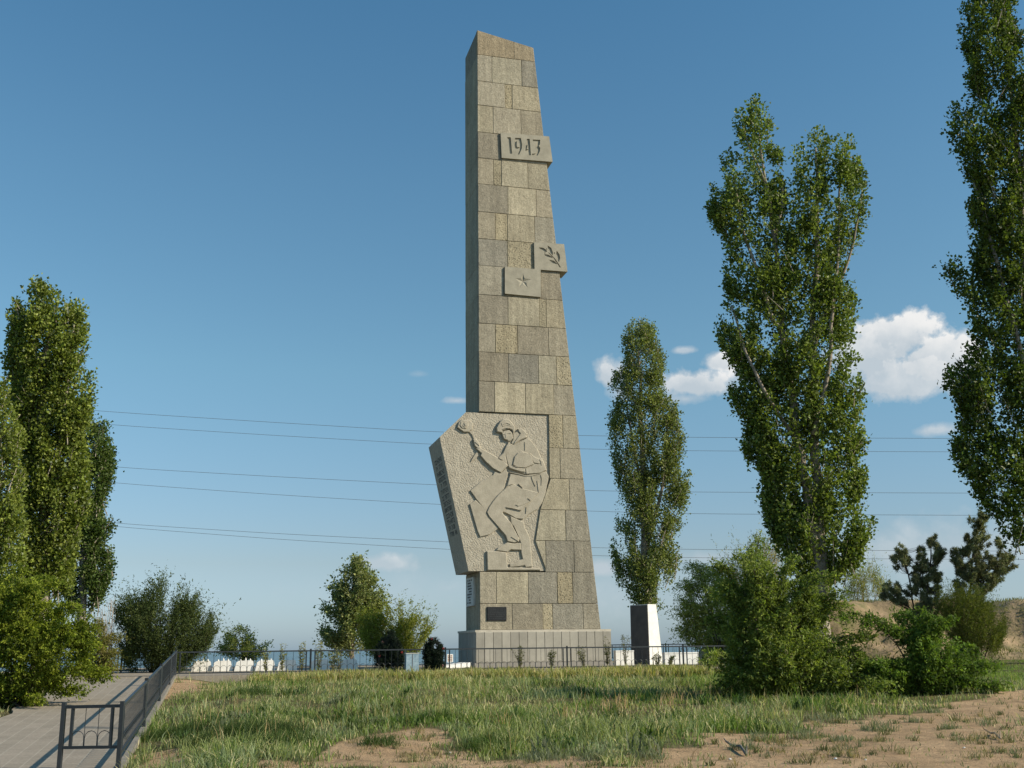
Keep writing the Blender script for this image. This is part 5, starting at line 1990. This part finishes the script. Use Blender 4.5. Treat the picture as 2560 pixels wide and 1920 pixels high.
wreath('taller pointed dark fir wreath at the railing below the yellow-green shrub', [(808, 1445), (809, 1420), (811, 1399), (821, 1381), (834, 1368), (848, 1360), (858, 1374), (866, 1389), (872, 1409), (875, 1445)], 48.0, 61)
wreath('shorter dark fir wreath with a gap near its top, right of the blue cabinet', [(914, 1445), (913, 1402), (919, 1389), (931, 1377), (943, 1377), (953, 1389), (958, 1400), (960, 1445)], 46.9, 62, (941, 1396, 5))

# ------------------------------------------------------------------ power lines
wires = [
    ([(0, 870), (240, 890), (600, 913), (950, 934), (1260, 941), (1500, 945), (2050, 947), (2400, 948)], 'uppermost overhead wire of six crossing the sky'),
    ([(0, 896), (240, 918), (600, 941), (950, 961), (1260, 970), (1500, 974), (2050, 976), (2400, 977)], 'second highest overhead wire crossing the sky'),
    ([(0, 984), (240, 1009), (600, 1030), (950, 1048), (1260, 1060), (1500, 1063), (2050, 1065), (2400, 1066)], 'third overhead wire from the top, upper of the middle pair'),
    ([(0, 1018), (240, 1043), (600, 1069), (950, 1090), (1260, 1104), (1500, 1110), (2050, 1113), (2400, 1114)], 'fourth overhead wire from the top, lower of the middle pair'),
    ([(0, 1106), (240, 1130), (600, 1153), (950, 1170), (1260, 1183), (1500, 1187), (2050, 1190), (2400, 1191)], 'fifth overhead wire from the top, upper of the lowest pair'),
    ([(0, 1112), (240, 1137), (600, 1165), (950, 1186), (1260, 1200), (1500, 1205), (2050, 1208), (2400, 1209)], 'lowest overhead wire of six crossing the sky'),
]
for i, (pl, lab) in enumerate(wires):
    xs = [p[0] for p in pl]
    ys_ = [p[1] for p in pl]
    pts = []
    def wire_y(x):
        if x < 0:
            return ys_[0] + (ys_[1] - ys_[0]) / (xs[1] - xs[0]) * x
        return float(np.interp(x, xs, ys_))
    for x in np.linspace(-1500, 3900, 91):
        # smooth the polyline a little
        y = np.mean([wire_y(x + o) for o in (-90, -45, 0, 45, 90)])
        pts.append(P(x, y, 150 + (i % 2) * 5))
    mb = MB()
    mb.tube(pts, 0.027, 5)
    tag(mb.build('power_line', M['wire']), lab, 'power line', 'overhead wires behind the monument')


# ------------------------------------------------------------------ grass
def blades(X, Y, h, w, lean, cols, rng, curve=0.35, z=None):
    """two-segment blades; returns verts, quads, colours"""
    n = len(X)
    Z = H(X, Y) if z is None else z
    a = rng.uniform(0, 2 * math.pi, n)
    dx, dy = np.cos(a), np.sin(a)
    b = rng.uniform(0, 2 * math.pi, n)
    sx, sy = np.cos(b) * w / 2, np.sin(b) * w / 2
    l = lean * h
    P0 = np.stack([X, Y, Z - 0.01], 1)
    P1 = np.stack([X + dx * l * 0.4, Y + dy * l * 0.4, Z + h * 0.55], 1)
    P2 = np.stack([X + dx * l, Y + dy * l, Z + h * (1 - curve * lean)], 1)
    S = np.stack([sx, sy, np.zeros(n)], 1)
    V = np.stack([P0 - S, P0 + S, P1 + S * 0.8, P1 - S * 0.8, P2 + S * 0.15, P2 - S * 0.15], 1).reshape(-1, 3)
    i = np.arange(n)[:, None] * 6
    Q = np.concatenate([i + np.array([[0, 1, 2, 3]]), i + np.array([[3, 2, 4, 5]])])
    C = np.repeat(cols, 6, 0)
    return V, Q, C


def build_grass():
    rng = np.random.default_rng(77)
    VV, QQ, CC = [], [], []
    base = 0

    def put(V, Q, C):
        nonlocal base
        VV.append(V)
        QQ.append(Q + base)
        CC.append(C)
        base += len(V)
    fresh = np.array([(0.085, 0.125, 0.028), (0.12, 0.155, 0.04), (0.065, 0.105, 0.026)])
    olive = np.array([(0.135, 0.155, 0.065), (0.165, 0.178, 0.085)])
    straw = np.array([(0.37, 0.315, 0.205), (0.29, 0.245, 0.155)])
    sage = np.array([(0.13, 0.155, 0.085), (0.165, 0.185, 0.115)])
    n = 330000
    u = rng.random(n)
    Y = 15.2 * (64 / 15.2) ** u           # more blades close to the camera
    X = rng.uniform(-0.52, 0.53, n) * Y
    s = fence_s(X, Y)
    ok = (X > rail_x(Y) + 0.15) & ((s > 0.5) | (X > 4.0)) & (Y < 64)
    okl = (X < rail_x(Y) - PATH_W - 0.1) & (X > rail_x(Y) - PATH_W - 6) & (Y < 46)
    ok = ok | okl
    al = (X - FC.x) * U.x + (Y - FC.y) * U.y
    ok &= ~((s < 0.5) & (al < 25.2))
    sd = sandiness(X, Y)
    dens = fbm(X / 1.3, Y / 1.3, 5, 4)
    fine_n = fbm(X / 0.35, Y / 0.35, 8, 2)
    pr = np.where(sd > 0.5, 0.012 + 0.10 * (dens > 0.60) * (fine_n > 0.5), 0.12 + 1.25 * np.clip(dens - 0.27, 0, 1))
    band = (s > 0.35) & (s < 3.0) & (X > -10) & (X < 8.5)
    pr = np.where(band, pr * 0.4, pr)
    ok &= rng.random(n) < pr
    X, Y, sd, dens = X[ok], Y[ok], sd[ok], dens[ok]
    n = len(X)
    kind = fbm(X / 2.0, Y / 2.6, 15, 4) + rng.normal(0, 0.07, n)
    kind2 = fbm(X / 1.2, Y / 1.6, 25, 4) + rng.normal(0, 0.07, n)
    r3 = rng.integers(0, 2, n)
    col = fresh[rng.integers(0, 3, n)]
    col = np.where((kind > 0.47)[:, None], olive[r3], col)
    col = np.where((kind2 > 0.60)[:, None], sage[r3], col)
    col = np.where((rng.random(n) < 0.08 + 0.35 * np.clip(fbm(X / 1.7, Y / 2.2, 35, 4) - 0.42, 0, 1) * 3)[:, None], straw[r3], col)
    col = np.where((sd > 0.5)[:, None] & (rng.random(n) < 0.55)[:, None], sage[r3] * 0.8, col)
    # greener and smoother lawn to the right of the monument
    lawn = sstep(4, 9, X) * sstep(33, 38, Y)
    col = col * (1 - lawn[:, None] * 0.75) + np.array([0.10, 0.145, 0.03]) * lawn[:, None] * 0.75
    col = np.clip(col * (1 + rng.normal(0, 0.2, (n, 1))), 0.01, 0.8)
    col = col * np.array([1.58, 1.66, 1.46])
    h = (0.07 + 0.25 * np.clip(dens - 0.28, 0, 1) * 1.5) * rng.uniform(0.6, 1.5, n) + np.where(rng.random(n) < 0.05, 0.2, 0)
    h = h * (0.55 + 1.5 * np.clip(fbm(X / 2.4, Y / 2.4, 66, 3) - 0.2, 0, 1))
    h = np.where(sd > 0.5, h * 0.4, h)
    h = h * (1 - 0.35 * lawn)
    w = rng.uniform(0.008, 0.016, n) * (1 + Y / 60)
    put(*blades(X, Y, h, w, rng.uniform(0.15, 0.95, n), col, rng))
    # tufts of weed: darker rounded plants in the slope
    tuft = [(470, 1600, 0.9, 0.34), (525, 1585, 0.9, 0.36), (590, 1592, 0.9, 0.40), (622, 1610, 0.8, 0.34), (440, 1580, 0.8, 0.3), (560, 1615, 0.8, 0.3), (945, 1556, 0.7, 0.3), (1090, 1562, 0.6, 0.28),
            (1130, 1560, 0.6, 0.26), (1040, 1622, 0.6, 0.3), (1075, 1615, 0.5, 0.26), (330, 1600, 0.7, 0.3), (385, 1585, 0.7, 0.28), (820, 1610, 0.5, 0.24), (800, 1570, 0.5, 0.22),
            (1250, 1590, 0.6, 0.22), (1330, 1570, 0.7, 0.22), (1460, 1560, 0.7, 0.24), (1550, 1548, 0.7, 0.24), (550, 1500, 0.7, 0.35), (520, 1505, 0.5, 0.3),
            (1640, 1600, 0.35, 0.2), (1740, 1595, 0.4, 0.24), (1900, 1580, 0.4, 0.3), (1690, 1575, 0.4, 0.22), (1600, 1620, 0.3, 0.2), (1980, 1560, 0.3, 0.16), (2050, 1575, 0.3, 0.16), (1820, 1600, 0.3, 0.14),
            (2020, 1540, 0.3, 0.16), (1300, 1640, 0.5, 0.2), (1180, 1640, 0.6, 0.2), (1400, 1640, 0.4, 0.2), (1870, 1540, 0.4, 0.2), (1780, 1560, 0.5, 0.22), (880, 1560, 0.6, 0.2), (700, 1560, 0.6, 0.22)]
    for (px, py, rad, hh) in tuft:
        g = G(px, py)
        k = int((420 if px > 1500 else 700) * rad)
        r = rad * np.sqrt(rng.random(k)) * rng.uniform(0.5, 1, k)
        a = rng.uniform(0, 2 * math.pi, k)
        x, y = g.x + r * np.cos(a), g.y + r * np.sin(a) * 0.8
        c0 = sage[1] * 1.15 if px > 1500 or py > 1630 else fresh[2] * rng.uniform(0.8, 1.15)
        c = np.clip(np.tile(c0, (k, 1)) * (1 + rng.normal(0, 0.22, (k, 1))), 0.01, 0.6)
        put(*blades(x, y, hh * rng.uniform(0.35, 1.3, k) * (1 - 0.6 * (r / rad) ** 2), rng.uniform(0.007, 0.014, k), rng.uniform(0.2, 1.0, k), c, rng))
    # many small dry tufts and sprigs scattered over the bare sand
    m = 2600
    y = 15.5 * (33 / 15.5) ** rng.random(m)
    x = rng.uniform(-0.34, 0.52, m) * y
    k = (sandiness(x, y) > 0.5) & (rng.random(m) < 0.15 + 1.2 * np.clip(fbm(x / 1.6, y / 1.6, 71, 4) - 0.42, 0, 1) * 3)
    x, y = x[k], y[k]
    k = rng.integers(5, 42, len(x))
    i = np.repeat(np.arange(len(x)), k)
    sp = rng.uniform(0.02, 0.11, len(x))[i]
    xx, yy = x[i] + rng.normal(0, 1, len(i)) * sp, y[i] + rng.normal(0, 1, len(i)) * sp
    pick = rng.integers(0, 4, len(x))[i]
    cc = np.array([(0.20, 0.185, 0.095), (0.155, 0.18, 0.10), (0.30, 0.235, 0.13), (0.11, 0.12, 0.055)])[pick]
    cc = np.clip(cc * (1 + rng.normal(0, 0.25, (len(i), 1))), 0.02, 0.7)
    put(*blades(xx, yy, rng.uniform(0.03, 0.16, len(i)) * rng.uniform(0.6, 1.3, len(x))[i], rng.uniform(0.006, 0.014, len(i)), rng.uniform(0.3, 1.1, len(i)), cc, rng))
    # broad-leaved weeds
    m = 330
    y = 17 * (44 / 17) ** rng.random(m)
    x = rng.uniform(-0.34, 0.34, m) * y
    k = (x > rail_x(y) + 0.5) & (fence_s(x, y) > 0.6) & (sandiness(x, y) < 0.5) & (fbm(x / 2.2, y / 2.2, 48, 3) > 0.47)
    x, y = x[k], y[k]
    kk_ = rng.integers(16, 60, len(x))
    i = np.repeat(np.arange(len(x)), kk_)
    sp = rng.uniform(0.05, 0.22, len(x))[i]
    xx, yy = x[i] + rng.normal(0, 1, len(i)) * sp, y[i] + rng.normal(0, 1, len(i)) * sp
    cc = np.array([(0.10, 0.15, 0.04), (0.07, 0.12, 0.035), (0.15, 0.17, 0.10), (0.13, 0.16, 0.05)])[rng.integers(0, 4, len(x))[i]]
    cc = np.clip(cc * (1 + rng.normal(0, 0.22, (len(i), 1))), 0.02, 0.7)
    put(*blades(xx, yy, rng.uniform(0.10, 0.36, len(i)) * rng.uniform(0.6, 1.3, len(x))[i], rng.uniform(0.02, 0.045, len(i)), rng.uniform(0.2, 1.0, len(i)), cc, rng, 0.45))
    # sparse steppe plants on the sand bank
    m = 16000
    x, y = rng.uniform(15, 52, m), rng.uniform(64, 80, m)
    k = rng.random(m) < np.clip(fbm(x / 2.0, y / 2.0, 93, 4) - 0.46, 0, 1) * 5 + 0.03 + 0.5 * (y > 75)
    x, y = x[k], y[k]
    c = np.array([(0.17, 0.18, 0.075), (0.21, 0.19, 0.10), (0.12, 0.135, 0.05)])[rng.integers(0, 3, len(x))] * (1 + rng.normal(0, 0.2, (len(x), 1)))
    put(*blades(x, y, rng.uniform(0.08, 0.34, len(x)), rng.uniform(0.03, 0.06, len(x)), rng.uniform(0.2, 0.9, len(x)), np.clip(c, 0.02, 0.6), rng, 0.35, M['mound_fn'](x, y) - 0.02))
    # tall straw stalks
    m = 1900
    u = rng.random(m)
    y = 18 + 24 * u
    x = rng.uniform(-0.30, 0.33, m) * y
    k = (x > rail_x(y) + 0.5) & (fence_s(x, y) > 0.8) & (sandiness(x, y) < 0.5) & (fbm(x / 1.5, y / 1.5, 44, 3) > 0.5)
    x, y = x[k], y[k]
    put(*blades(x, y, rng.uniform(0.3, 0.62, len(x)), np.full(len(x), 0.009), rng.uniform(0.1, 0.5, len(x)), palette(len(x), straw * 0.6, rng), rng))
    # clumps of pale dry seed heads
    for (px, py) in ((1440, 1525), (1460, 1520), (1340, 1530), (1310, 1535), (1550, 1510), (1530, 1500), (1080, 1575), (1230, 1555), (960, 1500), (850, 1480)):
        g = G(px, py)
        k = 26
        x, y = g.x + rng.normal(0, 0.12, k), g.y + rng.normal(0, 0.15, k)
        put(*blades(x, y, rng.uniform(0.22, 0.45, k), rng.uniform(0.008, 0.02, k), rng.uniform(0.1, 0.5, k), palette(k, [(0.20, 0.165, 0.13), (0.17, 0.14, 0.105)], rng), rng))
    g = quads('grass', np.concatenate(VV), np.concatenate(QQ), M['grass'], None, np.concatenate(CC))
    tag(g, 'uneven dry and green steppe grass covering the slope below the railing', 'grass', kind='stuff')


build_grass()


def build_iris():
    rng = np.random.default_rng(5)
    n_cl = 820
    a = rng.uniform(along(545), along(1480), n_cl)
    s = 0.55 + 2.6 * rng.random(n_cl) ** 1.2
    per = 11
    cx = FC.x + U.x * a - V_.x * s
    cy = FC.y + U.y * a - V_.y * s
    idx = np.repeat(np.arange(n_cl), per)
    n = len(idx)
    x = cx[idx] + rng.normal(0, 0.07, n)
    y = cy[idx] + rng.normal(0, 0.07, n)
    cols = palette(n, [(0.15, 0.185, 0.09), (0.20, 0.225, 0.125), (0.08, 0.115, 0.045), (0.22, 0.20, 0.135)], rng, 0.15)
    tall = np.where(rng.random(n) < 0.1, 0.15, 0)
    V, Q, C = blades(x, y, rng.uniform(0.32, 0.56, n) + tall, rng.uniform(0.03, 0.055, n), rng.uniform(0.1, 0.75, n), cols, rng, 0.45)
    tag(quads('iris_bed', V, Q, M['grass'], None, C), 'band of broad-bladed iris leaves along the foot of the railing', 'plants', kind='stuff')
    # darker rank grass against the railing
    n = 26000
    a = rng.uniform(along(600), along(1560), n)
    s = rng.uniform(0.05, 1.2, n)
    s = np.where(rng.random(n) < 0.25, -rng.random(n) * 0.35, s)
    x = FC.x + U.x * a - V_.x * s
    y = FC.y + U.y * a - V_.y * s
    dens = fbm(x / 1.1, y / 1.1, 91, 3)
    k = rng.random(n) < dens * 1.3
    x, y = x[k], y[k]
    s = s[k]
    n = len(x)
    cols = palette(n, [(0.05, 0.075, 0.025), (0.075, 0.10, 0.032), (0.16, 0.15, 0.075)], rng, 0.2)
    z = np.where(s < 0.46, 0.0, H(x, y))
    keep = (s >= 0.46) | (rng.random(n) < 0.35)
    x, y, z, cols, s = x[keep], y[keep], z[keep], cols[keep], s[keep]
    hs = np.where(s < 0.46, 0.45, 1.0)
    dens, k, n = dens[k][keep], slice(None), len(x)
    V, Q, C = blades(x, y, rng.uniform(0.15, 0.46, n) * (0.4 + dens[k]) * hs, rng.uniform(0.010, 0.02, n), rng.uniform(0.1, 0.7, n), cols, rng, 0.35, z)
    tag(quads('rank_grass', V, Q, M['grass'], None, C), 'dark rank grass grown up through the foot of the railing', 'grass', kind='stuff')


build_iris()


# single tall weeds against the plinth and along the railing
def weed(label, x, ytop, Y, seed, width=10, leafy=True, cols=((0.045, 0.06, 0.03), (0.07, 0.085, 0.045))):
    rng = np.random.default_rng(seed)
    b = P(x, 1440, Y)
    b.z = 0.0 if fence_s(b.x, b.y) < 0.45 else float(H(b.x, b.y))
    t = empty('weed_plant', b, label, 'weed', 'tall weeds along the railing')
    top = P(x, ytop, Y)
    k = Y / F
    mb = MB()
    c, dd = [], []
    for i in range(6):
        q = Vector((top.x + rng.normal(0, width * k * 0.5), top.y + rng.normal(0, width * k * 0.5), b.z + (top.z - b.z) * rng.uniform(0.6, 1.0)))
        mid = b.lerp(q, 0.5) + Vector((rng.normal(0, 0.03), 0, 0.06))
        mb.tube([b, mid, q], [0.012, 0.009, 0.004], 4, False)
        for j in range(34):
            f = rng.uniform(0.15, 1.0)
            p = b.lerp(mid, f * 2) if f < 0.5 else mid.lerp(q, f * 2 - 1)
            d = Vector(rng.normal(size=3))
            d.z = abs(d.z) * 0.6
            d.normalize()
            c.append(p + d * 0.07)
            dd.append(d)
    mb.build('stem', M['darkbark'], t)
    c = np.array([tuple(v) for v in c])
    dd = np.array([tuple(v) for v in dd])
    L = rng.uniform(0.07, 0.15, len(c))
    Vx = leaf_quads(c, dd, rand_unit(len(c), rng), L, L * 0.3)
    make_foliage('foliage', Vx, np.repeat(palette(len(c), cols, rng), 4, 0), M['soft_leaf'], t)


weed('dark bushy weed before the plinth, left of the railing post', 1124, 1390, 49.6, 71, 16)
weed('thin dark weed before the plinth just left of the tall railing post', 1192, 1392, 50.0, 72, 9)
weed('bushy dark weed before the right half of the plinth', 1262, 1392, 50.6, 73, 18)
weed('weed standing before the right corner of the plinth', 1312, 1372, 51.5, 74, 16)
weed('tall slender weed left of the white pillar', 1350, 1362, 55.0, 75, 12)
weed('weed against the foot of the white pillar', 1420, 1408, 51.6, 76, 16)
weed('weed in front of the longer low white wall', 1447, 1412, 53.5, 77, 14)
for i, (x, yt) in enumerate(((610, 1388), (652, 1384), (688, 1382), (735, 1378), (720, 1400), (575, 1396))):
    weed(('tallest weed by the railing post left of the round tree', 'weed just left of the railing post below open sky', 'weed just right of the railing post below open sky',
          'pale tall weed below the left side of the round tree', 'short weed inside the railing under the round tree', 'grey-green weed before the rightmost clear white marker')[i],
         x, yt, 47.0 + 0.02 * i, 80 + i, 14, True, ((0.10, 0.125, 0.06), (0.14, 0.16, 0.085)))

# ------------------------------------------------------------------ debris on the sand
def litter(x, y, size, lab):
    g = G(x, y)
    bm = bmesh.new()
    bmesh.ops.create_icosphere(bm, subdivisions=2, radius=size)
    r = random.Random(int(x * 7 + y))
    for v in bm.verts:
        v.co *= r.uniform(0.75, 1.2)
        v.co.z *= 0.6
    me = bpy.data.meshes.new('paper_scrap')
    bm.to_mesh(me)
    bm.free()
    me.materials.append(M['litter'])
    o = bpy.data.objects.new('paper_scrap', me)
    COL.objects.link(o)
    o.location = g + Vector((0, 0, size * 0.4))
    tag(o, lab, 'litter', 'white scraps on the sand')


for x, y, s, lab in ((1577, 1642, 0.022, 'white crumpled scrap on the sand just below the fallen stick'), (1805, 1641, 0.025, 'white crumpled scrap at the sand foreground, left of a close pair'), (1870, 1643, 0.02, 'white crumpled scrap at the sand foreground, right of a close pair'),
                     (2083, 1617, 0.02, 'white crumpled scrap furthest right on the sand'), (1832, 1620, 0.018, 'tiny white scrap beside a grey-green tuft on the sand'), (972, 1628, 0.02, 'white scrap on the bare patch below the grass slope')):
    litter(x, y, s, lab)


def stick(pts, r, label, mat):
    t0 = G(*pts[0])
    t = empty('fallen_stick', t0, label, 'stick', 'sticks lying on the sand')
    w = [G(*p) + Vector((0, 0, 0.03 + (0.05 if i % 2 else 0))) for i, p in enumerate(pts)]
    m = MB()
    m.tube(w, [r] * len(w), 6)
    m.build('branch', mat, t)
    m = MB()
    m.tube([w[0], w[0] + Vector((-0.10, 0.05, 0.07)), w[0] + Vector((-0.14, 0.02, 0.12))], [r, r * 0.8, r * 0.4], 5)
    m.build('twig', mat, t)
    m = MB()
    m.tube([w[-1], w[-1] + Vector((0.03, 0.05, 0.12))], [r, r * 0.5], 5)
    m.build('twig', mat, t)


M['greywood'] = material('grey_wood', (0.20, 0.19, 0.17), (0.08, 0.075, 0.07), 12.0, 0.9)
stick([(1583, 1616), (1600, 1623), (1612, 1634)], 0.022, 'dark forked stick lying on the sand near the grass edge', M['greywood'])
stick([(2142, 1588), (2150, 1594), (2162, 1600)], 0.018, 'pale straight stick lying on the sand at far right', M['drytwig'])
